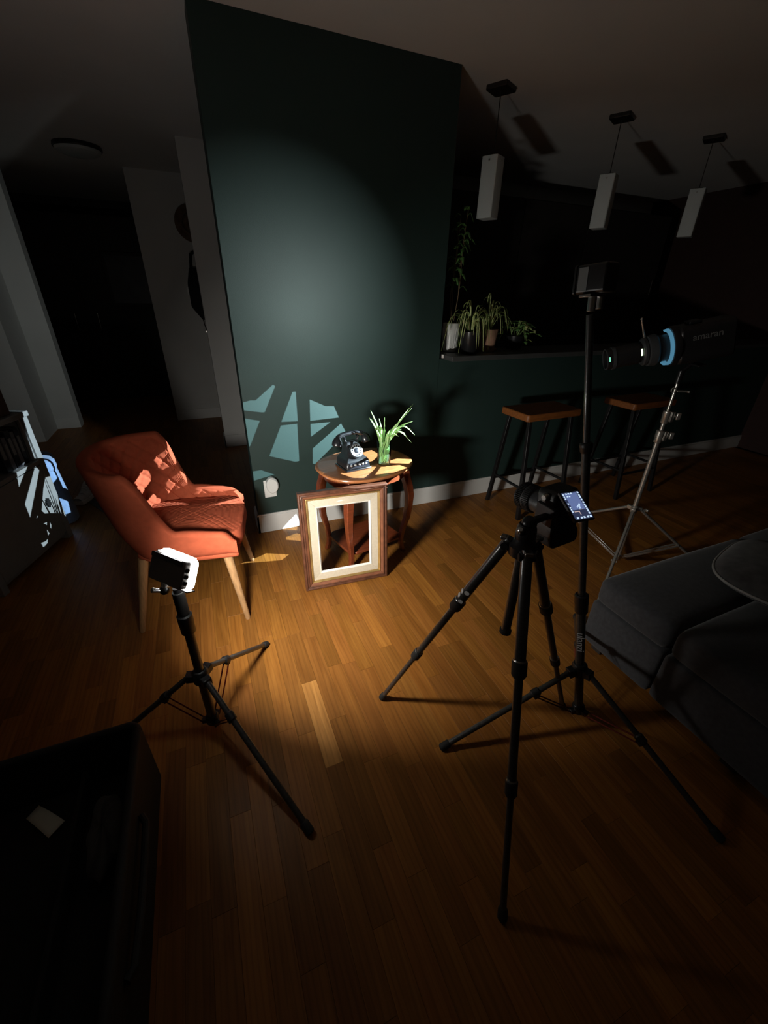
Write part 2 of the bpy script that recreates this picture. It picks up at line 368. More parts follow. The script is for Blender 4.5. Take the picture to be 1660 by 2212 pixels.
# dark wardrobe seen through the hall opening
t = thing('wardrobe', 'dark wardrobe with two slim steel handles at the end of the hall', 'wardrobe', (-1.2, 7.0, 0))
MB().bb(-2.0, -0.4, 7.02, 7.58, 0, 2.2).build('body', 'cabinet_dark', t, world=True)
for x0, x1, hx in ((-2.0, -1.252, -1.385), (-1.248, -0.4, -1.13)):
    d = MB().bb(x0, x1, 7.0, 7.018, 0.05, 2.19).build('door', 'cabinet_dark', t, world=True, bevel=0.002)
    MB().tube((hx, 6.965, 0.92), (hx, 6.965, 1.12), 0.007).tube((hx, 7.0, 0.94), (hx, 6.965, 0.94), 0.005).tube((hx, 7.0, 1.10), (hx, 6.965, 1.10), 0.005).build('handle', 'chrome', d, world=True)
t = thing('wall_picture', 'large dark framed picture hanging in the dark hall room', 'picture', (-0.55, 6.9, 1.2))
MB().bb(-0.93, -0.42, 6.975, 6.995, 1.20, 1.82).build('frame', 'cabinet_dark', t, world=True, bevel=0.004)
MB().bb(-0.89, -0.46, 6.968, 6.976, 1.24, 1.78).build('canvas', 'picture_dark', t, world=True)
# round ceiling lamp in the hall
t = thing('ceiling_lamp', 'round flat ceiling lamp in the dark hall', 'lamp', (-0.62, 4.95, CEIL))
MB().rev((-0.62, 4.95, CEIL), (0, 0, -1), [(0, 0.17), (0.02, 0.175), (0.03, 0.17)], 40).build('rim', 'bronze', t, world=True)
MB().rev((-0.62, 4.95, CEIL-0.028), (0, 0, -1), [(0, 0.165), (0.02, 0.155), (0.04, 0.11), (0.048, 0.03)], 40).build('shade', 'opal_glass', t, world=True)

# ------------------------------------------------------------------ orange chair
ch = thing('dining_chair', 'orange quilted fabric armchair with wooden legs behind the led light', 'chair', (-0.185, 1.955, 0), R(-9.5))
def smooth01(t): t = max(0, min(1, t)); return t*t*(3-2*t)
SL, QA, QB = 0.33, 0.185, 0.262
NQ = 60
qpts = [(-0.085-QA*math.cos(a), QB*math.sin(a)) for a in [math.pi/2*i/NQ for i in range(NQ+1)]]
qlen = [0]
for i in range(NQ): qlen.append(qlen[-1]+math.dist(qpts[i], qpts[i+1]))
TOT = qlen[-1]+SL
def plan(s):
    """s in -1..1 round the U; returns point, outward normal, arc distance from the back centre"""
    d = abs(s)*TOT; sg = 1 if s >= 0 else -1
    if d <= qlen[-1]:
        i = 0
        while i < NQ-1 and qlen[i+1] < d: i += 1
        f = (d-qlen[i])/(qlen[i+1]-qlen[i]); a = math.pi/2*(i+f)/NQ
        p = (-0.085-QA*math.cos(a), QB*math.sin(a)); n = Vector((-math.cos(a)/QA, math.sin(a)/QB)).normalized()
    else:
        e = d-qlen[-1]; p = (-0.085+e, QB-0.012*(e/SL)**2); n = Vector((0.05*e, 1)).normalized()
    return Vector((p[0], sg*p[1])), Vector((n[0], sg*n[1])), d
def topz(d):
    u = d/TOT
    z = 0.815 - 0.015*(u/0.4)**2 if u < 0.4 else 0.80
    z = z + (0.515-z)*smooth01((u-0.46)/0.20)
    return z - 0.030*smooth01((u-0.66)/0.34) - 0.045*smooth01((u-0.90)/0.10)**2
def lean(d, z):
    u = d/TOT; k = 1-smooth01(u/0.75)
    return 0.20*k*max(0, z-0.42) + 0.10*(1-k)*max(0, z-0.40)
ZB = 0.355
def quilt(a, b, step, depth):
    p = ((a+b)/step) % 1; q = ((a-b)/step) % 1
    return -depth*(math.exp(-(min(p, 1-p)/0.075)**2) + math.exp(-(min(q, 1-q)/0.075)**2))
TH = 0.046
def shell_pt(u, v):
    s = -1+2*u; p, n, d = plan(s); zt = topz(d)
    endf = smooth01((1-abs(s))/0.035)          # round off the arm fronts
    th = TH*(0.45+0.55*endf)
    if v < 0.42:
        t = v/0.42; z = ZB+(zt-0.02-ZB)*t; off = lean(d, z) - 0.05*(1-t)**6
    elif v < 0.58:
        a = math.pi*(v-0.42)/0.16; z = zt-0.02+0.02*math.sin(a); off = lean(d, z) - th/2*(1-math.cos(a))
    else:
        t = (v-0.58)/0.42; z = (zt-0.02)+(0.39-(zt-0.02))*t; off = lean(d, z)-th
        if d/TOT < 0.62: off -= quilt(d*(1 if s > 0 else -1), z, 0.082, 0.0095)*smooth01((0.62-d/TOT)/0.08)
        else: off -= quilt(d*(1 if s > 0 else -1), z, 0.082, 0.006)
        off -= 0.004
    q = p + n*off
    return V(q.x, q.y, z)
sh = MB().grid(230, 110, shell_pt)
nv = 110
for row in (0, 229): sh.f.append(tuple(row*nv+j for j in range(nv)))
sh.build('shell', 'orange_fabric', ch, smooth=60)
def seat_pt(u, v):
    a = 2*math.pi*u; c, s_ = math.cos(a), math.sin(a)
    ex = 0.42
    X = 0.030+0.236*math.copysign(abs(c)**ex, c); Y = 0.214*math.copysign(abs(s_)**ex, s_)
    if v < 0.25: k = 0.93+0.07*math.sin(v/0.25*math.pi/2); z = 0.362+0.05*v/0.25; r = k
    elif v < 0.45: t = (v-0.25)/0.2; r = 1-0.05*t*t; z = 0.412+0.045*math.sin(t*math.pi/2)
    else: t = (v-0.45)/0.55; r = 0.95*(1-t); z = 0.457+0.014*smooth01(t*1.6)
    px, py = 0.03+(X-0.03)*r, Y*r
    if v > 0.4: z += quilt(px, py, 0.034, 0.003)
    z -= 0.012*smooth01((px-0.15)/0.12)
    return V(px, py, z)
MB().grid(150, 90, seat_pt, wrapu=True).build('seat_cushion', 'orange_fabric', ch, smooth=60)
MB().prism([(0.245, -0.235), (0.245, 0.235), (-0.08, 0.235), (-0.19, 0.17), (-0.235, 0.0), (-0.19, -0.17), (-0.08, -0.235)], Matrix.Translation((0, 0, 0.345)), 0.03).build('seat_base', 'orange_fabric', ch, bevel=0.012)
for x, y, fx, fy in ((0.185, -0.19, 0.238, -0.256), (0.185, 0.19, 0.238, 0.25), (-0.17, -0.17, -0.236, -0.245), (-0.17, 0.17, -0.236, 0.245)):
    MB().sweep([(x, y, 0.352), (x+(fx-x)*0.05, y+(fy-y)*0.05, 0.335), (fx, fy, 0.004), (fx, fy, 0)], [0.021, 0.021, 0.0125, 0.0115], 20).build('leg', 'oak_leg', ch)

# ------------------------------------------------------------------ side table
tb = thing('side_table', 'oval cherry wood side table with curved legs by the green wall', 'table', (0.757, 2.028, 0), R(13))
TZ = 0.58
def oval(u, a, b, e=0.86):
    c, s_ = math.cos(2*math.pi*u), math.sin(2*math.pi*u)
    return a*math.copysign(abs(c)**e, c), b*math.copysign(abs(s_)**e, s_)
tp = MB()
prof = [(0.0, -0.022), (0.94, -0.022), (0.965, -0.020), (0.985, -0.014), (1.0, -0.008), (0.992, -0.002), (0.975, 0.0), (0.93, 0.0), (0.0, 0.0)]
def top_pt(u, v):
    k = v*(len(prof)-1); i = min(int(k), len(prof)-2); f = k-i
    r = prof[i][0]+(prof[i+1][0]-prof[i][0])*f; z = prof[i][1]+(prof[i+1][1]-prof[i][1])*f
    x, y = oval(u, 0.278*r, 0.226*r); return V(x, y, TZ+z)
tp.grid(72, len(prof), top_pt, wrapu=True); tp.build('table_top', 'cherry_top', tb, smooth=40)
def apr(u, v):
    k = [(1, 0.505), (1, 0.558), (0.93, 0.558), (0.93, 0.505), (1, 0.505)][round(v*4)]
    x, y = oval(u, 0.228*k[0], 0.178*k[0], 0.72); return V(x, y, k[1])
MB().grid(64, 5, apr, wrapu=True).build('apron', 'cherry', tb, smooth=30)
for sx in (-1, 1):
    for sy in (-1, 1):
        path = [(0.178, 0.130, 0.558), (0.186, 0.138, 0.50), (0.198, 0.150, 0.45), (0.207, 0.157, 0.39), (0.206, 0.155, 0.32), (0.200, 0.150, 0.24), (0.185, 0.137, 0.16), (0.178, 0.130, 0.09), (0.180, 0.132, 0.045), (0.188, 0.139, 0.012), (0.190, 0.141, 0)]
        w = [0.022, 0.023, 0.022, 0.0205, 0.0185, 0.0165, 0.0145, 0.0132, 0.0130, 0.0135, 0.0125]
        lg = MB(); vs = []; fs = []
        for (x, y, z), r in zip(path, w):
            for a, b in ((-1, -1), (1, -1), (1, 1), (-1, 1)): vs.append((sx*x+a*r, sy*y+b*r, z))
        n = len(path)
        for i in range(n-1):
            for k in range(4): fs.append((i*4+k, i*4+(k+1) % 4, i*4+4+(k+1) % 4, i*4+4+k))
        fs += [(0, 3, 2, 1), tuple(range(4*n-4, 4*n))]
        lg.add(vs, fs).build('leg', 'cherry', tb, bevel=0.004, smooth=50)
MB().prism([(-0.185, -0.105), (-0.15, -0.145), (0.15, -0.145), (0.185, -0.105), (0.185, 0.105), (0.15, 0.145), (-0.15, 0.145), (-0.185, 0.105)], Matrix.Translation((0, 0, 0.095)), 0.016).build('lower_shelf', 'cherry', tb, bevel=0.003)

# ------------------------------------------------------------------ old telephone on the table
ph = thing('rotary_telephone', 'black vintage rotary telephone on the oval side table', 'telephone', (0.678, 1.995, TZ+0.0005), R(9))
# local: front faces -y, x to the right
def ring(z, hx, y0, y1): return [(-hx, y0, z), (hx, y0, z), (hx, y1, z), (-hx, y1, z)]
def loft(rings):
    mb = MB(); vs = [p for r in rings for p in r]; n = len(rings); fs = [(3, 2, 1, 0), tuple(range(4*n-4, 4*n))]
    for i in range(n-1):
        for k in range(4): fs.append((i*4+k, i*4+(k+1) % 4, i*4+4+(k+1) % 4, i*4+4+k))
    return mb.add(vs, fs)
MB().box((0, 0.0, 0.005), (0.150, 0.142, 0.010)).build('foot_plate', 'bakelite', ph, bevel=0.003)
loft([ring(0.010, 0.070, -0.064, 0.066), ring(0.048, 0.066, -0.058, 0.064), ring(0.056, 0.062, -0.052, 0.062), ring(0.066, 0.050, -0.040, 0.058), ring(0.082, 0.042, -0.030, 0.054), ring(0.125, 0.038, -0.004, 0.050), ring(0.140, 0.034, 0.006, 0.046)]).build('body', 'bakelite', ph, bevel=0.004, smooth=30, seg=3)
dn = V(0, -0.86, 0.51).normalized(); dc = V(0, -0.031, 0.098)
d = MB().rev(dc, dn, [(-0.012, 0.038), (0.006, 0.040), (0.010, 0.038), (0.011, 0.034)], 40).build('dial', 'bakelite', ph)
MB().rev(dc+dn*0.010, dn, [(0, 0.034), (0.0025, 0.0335), (0.003, 0.030)], 40).build('dial_ring', 'dial_face', d)
MB().rev(dc+dn*0.013, dn, [(0, 0.015), (0.002, 0.0145), (0.0035, 0.010)], 24).build('dial_hub', 'bakelite_panel', d)
du = dn.orthogonal().normalized(); dw = dn.cross(du); hol = MB()
for k in range(10):
    a = R(30+k*30); c = dc+dn*0.0125+0.0245*(math.cos(a)*du+math.sin(a)*dw); hol.rev(c, dn, [(0, 0.0046), (0.0012, 0.0044)], 12)
hol.build('finger_holes', 'bakelite', d)
pn = MB().box((0, -0.0625, 0.030), (0.122, 0.006, 0.030), M=Matrix.Rotation(R(-9), 3, 'X')).build('front_panel', 'bakelite_panel', ph, bevel=0.001)
for k, x in enumerate((-0.046, -0.022, 0.004, 0.024, 0.044)):
    MB().rev((x, -0.0635, 0.034), (0, -1, 0.1), [(0, 0.0062), (0.006, 0.0058), (0.008, 0.004)], 14).build('knob', 'dial_face', pn)
for sx in (-1, 1):
    MB().sweep([(sx*0.030, 0.022, 0.135), (sx*0.036, 0.022, 0.150), (sx*0.040, 0.012, 0.166)], [0.007, 0.006, 0.005], 10).sweep([(sx*0.036, 0.022, 0.150), (sx*0.040, 0.036, 0.166)], [0.006, 0.005], 10).build('cradle_fork', 'bakelite', ph)
hs = [(-0.083, 0.020, 0.152), (-0.075, 0.021, 0.168), (-0.055, 0.022, 0.178), (-0.028, 0.022, 0.181), (0, 0.022, 0.182), (0.028, 0.022, 0.181), (0.055, 0.022, 0.178), (0.075, 0.021, 0.168), (0.083, 0.020, 0.152)]
h = MB().sweep(hs, [0.013, 0.0145, 0.0125, 0.011, 0.0108, 0.011, 0.0125, 0.0145, 0.013], 16).build('handset', 'bakelite', ph, smooth=60)
for sx in (-1, 1):
    MB().rev((sx*0.079, 0.020, 0.168), (sx*0.25, -0.25, -1), [(0, 0.016), (0.012, 0.022), (0.024, 0.0265), (0.038, 0.0275), (0.043, 0.026), (0.045, 0.019)], 28).build('earpiece', 'bakelite', h, smooth=50)

# ------------------------------------------------------------------ glass of water with cuttings
gx, gy = 0.846, 1.962
gl = thing('tumbler', 'clear glass tumbler of water holding green cuttings', 'glass', (gx, gy, TZ+0.0005))
MB().rev((0, 0, 0), (0, 0, 1), [(0.0, 0.030), (0.002, 0.034), (0.012, 0.0352), (0.140, 0.0398), (0.142, 0.0390), (0.140, 0.0378), (0.014, 0.0330), (0.011, 0.002)], 40, caps=False).build('glass', 'tumbler_glass', gl, smooth=50)
MB().rev((0, 0, 0.0125), (0, 0, 1), [(0, 0.0328), (0.095, 0.0362)], 40).build('water', 'water', gl)
def leaf(pts, width, m, parent, world=False, n=9, fold=0.25, twist=None, name='leaf'):
    """ribbon leaf along a smooth path, slightly folded along its midrib"""
    pts = [V(p) for p in pts]; P = []
    for i in range(n):
        t = i/(n-1)*(len(pts)-1); k = min(int(t), len(pts)-2); f = t-k
        p0 = pts[max(k-1, 0)]; p1 = pts[k]; p2 = pts[k+1]; p3 = pts[min(k+2, len(pts)-1)]
        P.append(0.5*((2*p1)+(p2-p0)*f+(2*p0-5*p1+4*p2-p3)*f*f+(3*p1-p0-3*p2+p3)*f**3))
    vs = []; fs = []; ac = []
    hd = P[-1]-P[0]; hd.z = 0
    side0 = V(-hd.y, hd.x, 0) if hd.length > 1e-3 else V(1, 0, 0)
    side0 = (twist if twist is not None else side0).normalized()
    for i, p in enumerate(P):
        t = (P[min(i+1, n-1)]-P[max(i-1, 0)]).normalized(); s_ = (side0-side0.dot(t)*t).normalized(); nr = s_.cross(t)
        u = i/(n-1); w = width*(0.55+0.45*min(1, u*3))*(1-max(0, (u-0.45)/0.55)**1.8*0.93)
        vs += [p-s_*w/2+nr*fold*w*0.5, p, p+s_*w/2+nr*fold*w*0.5]; ac += [0, 1, 0]
        if i: a = 3*i; fs += [(a-3, a-2, a+1, a), (a-2, a-1, a+2, a+1)]
    o = MB().add(vs, fs).build(name, m, parent, world=world, smooth=70)
    at = o.data.attributes.new('across', 'FLOAT', 'POINT'); at.data.foreach_set('value', ac)
    sm = o.modifiers.new('thick', 'SOLIDIFY'); sm.thickness = 0.0006
    return o
cu = thing('spider_plant_cuttings', 'green spider plant cuttings standing in the glass tumbler', 'plant', (gx, gy, TZ+0.014))
# tips given in the view plane: a = right of the glass, b = up, c = away
rgt = V(0.93, -0.37, 0); awy = V(0.37, 0.93, 0)
def L3(a, b, c=0): return rgt*a + awy*c + V(0, 0, b)
tips = [(-0.075, 0.285, 0.01, 0.0), (-0.082, 0.255, -0.02, 0.0), (-0.070, 0.235, 0.02, 0), (-0.030, 0.245, 0.0, 0), (0.0, 0.245, 0.02, 0), (-0.040, 0.215, -0.01, 0),
        (0.150, 0.320, 0.02, 0.01), (0.140, 0.300, 0.0, 0.01), (0.148, 0.232, 0.0, 0.02), (0.150, 0.178, 0.02, 0.055), (0.165, 0.155, 0.0, 0.07), (0.148, 0.118, -0.02, 0.06),
        (0.10, 0.210, -0.03, 0.03), (0.06, 0.205, 0.03, 0.0), (0.075, 0.16, -0.04, 0.03), (0.02, 0.185, -0.03, 0.0), (-0.02, 0.175, -0.03, 0), (0.045, 0.175, -0.02, 0.01), (0.09, 0.185, 0.01, 0.02), (-0.03, 0.2, 0.03, 0), (-0.045, 0.19, -0.03, 0), (-0.015, 0.205, -0.02, 0), (0.03, 0.2, -0.035, 0), (0.055, 0.19, -0.01, 0.01), (0.07, 0.215, 0.02, 0.01), (0.035, 0.165, -0.05, 0.01), (-0.035, 0.165, -0.045, 0.01), (0.11, 0.17, -0.02, 0.035), (0.085, 0.235, 0.0, 0.01)]
for k, (a, b, c, arch) in enumerate(tips):
    b0 = random.uniform(-0.014, 0.014); c0 = random.uniform(-0.014, 0.014); f = 0.022
    base = L3(b0, 0.006+random.random()*0.02, c0); rim = L3(max(-f, min(f, a*0.45)), 0.115, max(-f, min(f, c*0.5)))
    mid = L3(a*0.55, 0.115+(b-0.115)*0.55+arch, c*0.6)
    leaf([base, rim, mid, L3(a, b, c)], random.uniform(0.008, 0.0125), 'cutting_leaf', cu, n=13, twist=L3(random.uniform(0.5, 1), 0, random.uniform(-0.6, 0.6)))
for k in range(18):
    a = random.uniform(0, 6.28); MB().sweep([(0.020*math.cos(a), 0.020*math.sin(a), 0.004), (0.027*math.cos(a+1.2), 0.027*math.sin(a+1.2), 0.06), (0.024*math.cos(a+2.2), 0.024*math.sin(a+2.2), 0.128)], [0.0022, 0.003, 0.0025], 8).build('stem', 'stem_green', cu)

# ------------------------------------------------------------------ empty picture frame leaning on the table
FW, FH = 0.460, 0.560; tilt = math.atan2(0.040, 0.558)
fb = V(0.322, 1.783, 0.0); fx = V(0.453, -0.031, 0).normalized(); fy_h = V(-fx.y, fx.x, 0); fup = (V(0, 0, 1)*math.cos(tilt)+fy_h*math.sin(tilt)); fn = fx.cross(fup)
# local x = width, y = up, z = towards the viewer
fr = thing('picture_frame', 'empty wooden picture frame with cream liner leaning against the side table', 'picture frame', M=frame_of(fb, fx, fup, fn))
def rails(name, prof, m, parent_of=None):
    """mitred rails: prof = (inset from the outer edge, depth) closed outline"""
    out = []
    for k in range(4):
        vs = []
        for e in (0, 1):
            for i, d_ in prof:
                if k == 0: p = ((i, FW-i)[e], i)
                elif k == 1: p = (FW-i, (i, FH-i)[e])
                elif k == 2: p = ((FW-i, i)[e], FH-i)
                else: p = (i, (FH-i, i)[e])
                vs.append((p[0], p[1], d_))
        n = len(prof)
        out.append(MB().add(vs, [tuple(range(n-1, -1, -1)), tuple(range(n, 2*n))]+[(i, (i+1) % n, n+(i+1) % n, n+i) for i in range(n)]).build(name, m, parent_of[k] if parent_of else fr, bevel=0.0008, smooth=30))
    return out
rl = rails('frame_rail', [(0, 0), (0, 0.028), (0.004, 0.032), (0.010, 0.032), (0.012, 0.028), (0.016, 0.028), (0.019, 0.032), (0.023, 0.030), (0.024, 0.0)], 'frame_brown')
rails('red_step', [(0.0235, 0.002), (0.0235, 0.029), (0.029, 0.027), (0.036, 0.021), (0.038, 0.002)], 'frame_red', rl)
rails('gold_slip', [(0.0375, 0.003), (0.0375, 0.022), (0.041, 0.024), (0.045, 0.021), (0.048, 0.016), (0.050, 0.003)], 'frame_gold', rl)
li = rails('linen_liner', [(0.0495, 0.004), (0.0495, 0.015), (0.088, 0.011), (0.088, 0.004)], 'linen')
rails('inner_bevel', [(0.0875, 0.003), (0.0875, 0.014), (0.091, 0.0135), (0.097, 0.006), (0.097, 0.003)], 'bevel_white', li)

# ------------------------------------------------------------------ plug-in device on the wall outlet
t = thing('wall_outlet', 'white outlet plate on the green wall above the baseboard', 'outlet', (0.278, WY, 0.30))
MB().box((0.278, WY-0.003, 0.305), (0.074, 0.006, 0.118)).build('plate', 'outlet_white', t, world=True, bevel=0.002)
t = thing('plug_in_freshener', 'oval white plug-in device on the wall outlet', 'plug-in', (0.292, WY-0.006, 0.33))
def ovp(r, n=36): return [(r*0.040*math.cos(2*math.pi*i/n), r*0.056*math.sin(2*math.pi*i/n)) for i in range(n)]
Mo = frame_of((0.290, WY-0.006, 0.338), (1, 0, 0), (0, 0, 1), (0, -1, 0))
MB().prism(ovp(0.95), Mo, 0.040).build('housing', 'outlet_white', t, world=True, bevel=0.006)
MB().prism(ovp(0.84), Mo @ Matrix.Translation((0, 0, 0.040)), 0.006).build('cover', 'outlet_white', t, world=True, bevel=0.004)

def rrect(w, h, r, n=6):
    out = []
    for cx_, cy_, a0 in ((w/2-r, h/2-r, 0), (-w/2+r, h/2-r, 90), (-w/2+r, -h/2+r, 180), (w/2-r, -h/2+r, 270)):
        for k in range(n+1): a = R(a0+90*k/n); out.append((cx_+r*math.cos(a), cy_+r*math.sin(a)))
    return out
# prism plane: local x,z ; extruded along y
PX = Matrix(((1, 0, 0, 0), (0, 0, 1, 0), (0, 1, 0, 0), (0, 0, 0, 1)))
# ------------------------------------------------------------------ light stands with folding legs
def light_stand(name, label, base, axis, hub_l, sections, feet, joints, text=None, collar=None):
    """sections: (from, to, radius, material, part name) along the axis; feet on the floor; red folding braces"""
    A = V(axis).normalized(); B = V(base)
    t = thing(name, label, 'light stand', (B.x, B.y, 0))
    P = lambda l: B + A*l
    for a, b, r, m, n in sections:
        mb = MB()
        if n == 'clamp':
            mb.sweep([P(a), P(a+0.004), P(a+(b-a)*0.45), P(a+(b-a)*0.5), P(b-0.004), P(b)], [r*0.86, r, r, r*1.05, r*1.05, r*0.85], 20)
        elif n == 'grip':
            pts = []; rs = []
            for k in range(15): pts.append(P(a+(b-a)*k/14)); rs.append(r*(1.0 if k % 2 else 0.93))
            mb.sweep(pts, rs, 20)
        else: mb.tube(P(a), P(b), r, n=20)
        mb.build(n, m, t, world=True, smooth=40)
    h = MB().sweep([P(hub_l-0.028), P(hub_l-0.02), P(hub_l+0.02), P(hub_l+0.03)], [0.020, 0.026, 0.026, 0.019], 20)
    c0 = MB().sweep([P(-0.012), P(-0.006), P(0.022), P(0.03)], [0.016, 0.022, 0.022, 0.018], 20)
    for F in feet:
        d = V(F) - P(hub_l); d = (d - d.dot(A)*A).normalized(); s_ = d.cross(A)
        Q = Matrix((d, s_, A)).transposed()
        h.box(P(hub_l)+d*0.030, (0.034, 0.030, 0.030), M=Q); c0.box(P(0.005)+d*0.024, (0.022, 0.022, 0.016), M=Q)
    h.build('hub', 'black_plastic', t, world=True, bevel=0.003); c0.build('lower_collar', 'black_plastic', t, world=True, bevel=0.002)
    for F, joint in zip(feet, joints):
        d = V(F) - P(hub_l); d = (d - d.dot(A)*A).normalized(); s_ = d.cross(A)
        a = P(hub_l)+d*0.040; f = V(F)+V(0, 0, 0.011); D = (f-a).normalized(); j = a+(f-a)*joint
        lg = MB().tube(a-D*0.012, f, 0.0098, n=16).build('leg', 'carbon', t, world=True)
        MB().sweep([j-D*0.016, j-D*0.012, j+D*0.012, j+D*0.016], [0.0115, 0.0145, 0.0145, 0.0115], 16).box(j+s_*0.0-A*0.012, (0.020, 0.024, 0.012), M=Matrix((D, s_, D.cross(s_))).transposed()).build('joint', 'black_plastic', lg, world=True)
        MB().sweep([f-D*0.030, f-D*0.026, f+D*0.004, f+D*0.008], [0.011, 0.0135, 0.0135, 0.009], 16).build('foot', 'black_rubber', lg, world=True)
        for e in (-1, 1):
            q0 = P(0.006)+d*0.030+s_*e*0.010; q1 = j-A*0.014+s_*e*0.010
            MB().tube(q0, q1, 0.0026, n=8).build('brace', 'red_metal', t, world=True)
    return t, P, A
LS, PL, _ = light_stand('led_light_stand', 'short black light stand with red braces under the lit led panel', (-0.174, 1.116, 0.045), (0, 0, 1), 0.228,
    [(0, 0.43, 0.0150, 'carbon', 'column'), (0.425, 0.50, 0.0215, 'black_plastic', 'clamp'), (0.50, 0.585, 0.0178, 'black_rubber', 'grip'), (0.575, 0.60, 0.012, 'black_metal', 'spigot')],
    [(0.062, 1.447, 0), (0.066, 0.655, 0), (-0.50, 1.195, 0)], (0.25, 0.25, 0.3))
RAX = V(-0.13567, 0.14547, 0.98001).normalized()
RS, PRs, RA = light_stand('tall_light_stand', 'tall leaning black light stand between the camera tripod and the sofa', (1.094, 0.640, 0.050), RAX, 0.20,
    [(0, 0.46, 0.0150, 'carbon', 'column'), (0.452, 0.525, 0.0205, 'black_plastic', 'clamp'), (0.52, 1.02, 0.0118, 'carbon', 'middle_tube'), (1.005, 1.035, 0.0165, 'black_plastic', 'clamp'), (1.03, 1.36, 0.0092, 'carbon', 'top_tube')],
    [(0.559, 0.728, 0), (1.185, 0.172, 0), (1.52, 1.06, 0)], (0.27, 0.43, 0.3))
# lettering down the column, read from the camera side
tv = (EYE - PRs(0.33)).normalized(); tz = (tv - tv.dot(RA)*RA).normalized(); tx = -RA; ty = tz.cross(tx)
tz2 = (tz*0.93+tx.cross(tz)*0).normalized()
text_part('ulanzi', 0.036, RS.matrix_world.inverted() @ frame_of(PRs(0.335)+tz*0.0149, tx, ty, tz), 'print_light', RS)
# small cube light on top of the tall stand, seen from behind: it throws the round pool of light on the green wall
c = PRs(1.375) + V(0, 0, 0.022); yy = (V(0.53, WY, 1.24)-c).normalized(); xx = yy.cross(V(0, 0, 1)).normalized(); zz = xx.cross(yy)
t = thing('cube_light', 'small black cube light on top of the tall leaning stand', 'light', M=frame_of(c, xx, yy, zz))
MB().prism(rrect(0.058, 0.062, 0.008), PX @ Matrix.Translation((0, 0.040, -0.040)), 0.072).build('housing', 'lamp_shell', t, bevel=0.003)
MB().box((-0.0295, 0.014, 0.040), (0.002, 0.024, 0.050)).build('side_panel', 'print_grey', t, bevel=0.0008)
hood = MB().prism(rrect(0.060, 0.064, 0.006), PX @ Matrix.Translation((0, 0.040, 0.032)), 0.006).build('bezel', 'black_plastic', t, bevel=0.001)
MB().prism(rrect(0.050, 0.054, 0.004), PX @ Matrix.Translation((0, 0.040, 0.0375)), 0.002).build('lens', 'wall_lens', t)
MB().box((-0.004, 0.0, 0.004), (0.066, 0.03, 0.006)).box((0.030, 0, -0.010), (0.010, 0.022, 0.030)).tube((0, 0, -0.030), (0, 0, 0.002), 0.010).build('bracket', 'steel_dull', t, bevel=0.001)
wl = bpy.data.lights.new('wall_beam', 'AREA'); wl.shape = 'RECTANGLE'; wl.size = 0.048; wl.size_y = 0.052; wl.energy = WALL_BEAM; wl.color = (0.92, 1.0, 0.98); wl.spread = R(53)
wo = bpy.data.objects.new('wall_beam', wl); COL.objects.link(wo); wo.parent = t
wo.matrix_local = frame_of((0, 0.041, 0.040), (1, 0, 0), (0, 0, 1), (0, -1, 0))

# ------------------------------------------------------------------ lit led panel
pn_ = V(0.69, 0.58, -0.46).normalized(); pr = pn_.cross(V(0, 0, 1)).normalized(); pu = pr.cross(pn_).normalized()
PC = V(-0.166, 1.098, 0.722)
lp = thing('video_light', 'small lit led video light on the short stand in front of the orange chair', 'light', M=frame_of(PC, pr, pn_, pu))
MB().prism(rrect(0.132, 0.080, 0.010), PX @ Matrix.Translation((0, 0, -0.026)), 0.024).build('housing', 'led_shell', lp, bevel=0.004)
MB().prism(rrect(0.120, 0.014, 0.003), PX @ Matrix.Translation((-0.002, 0.033, -0.030)), 0.004).build('back_rib', 'lens_grey', lp)
MB().prism(rrect(0.140, 0.088, 0.016), PX @ Matrix.Translation((0, 0, -0.004)), 0.026).build('diffuser', 'led_diffuser', lp, bevel=0.007, seg=3)
MB().box((0, 0.009, 0.0447), (0.112, 0.020, 0.0016)).build('added_glow_strip', 'added_led_glow', lp)  # extra glowing strip, added to brighten the ceiling
for z in (0.016, -0.002, -0.020):
    MB().rev((0.066, -0.014, z), (1, 0, 0), [(0, 0.0065), (0.005, 0.006), (0.006, 0.004)], 14).build('dial', 'black_plastic', lp)
MB().box((0.0665, -0.014, -0.033), (0.002, 0.010, 0.006)).build('port', 'dial_face', lp)
hd = MB().ball((-0.008, -0.010, -0.062), 0.014, 18).build('ball_head', 'black_metal', lp)
MB().rev((-0.008, -0.010, -0.056), (0, 0, 1), [(0, 0.010), (0.012, 0.013), (0.017, 0.014)], 20).build('mount_plate', 'chrome', hd)
MB().box((0, 0.009, -0.0462), (0.142, 0.028, 0.004)).box((-0.0722, 0.009, -0.004), (0.004, 0.028, 0.084)).build('added_light_block', 'lamp_shell', lp, bevel=0.001)  # black strips added to block light from the bottom and left rim
kd = V(-0.3, -0.9, 0.1); MB().rev((-0.012, -0.022, -0.064), kd, [(0, 0.006), (0.012, 0.007), (0.02, 0.0075), (0.022, 0.005)], 14).build('knob', 'chrome', hd)
ld = bpy.data.lights.new('led_beam', 'AREA'); ld.shape = 'RECTANGLE'; ld.size = 0.13; ld.size_y = 0.078; ld.energy = PANEL_BEAM; ld.color = (1.0, 0.96, 0.88); ld.spread = R(120)
lo = bpy.data.objects.new('led_beam', ld); COL.objects.link(lo); lo.parent = lp
lo.matrix_local = frame_of((0, 0.0235, 0), (1, 0, 0), (0, 0, 1), (0, -1, 0))

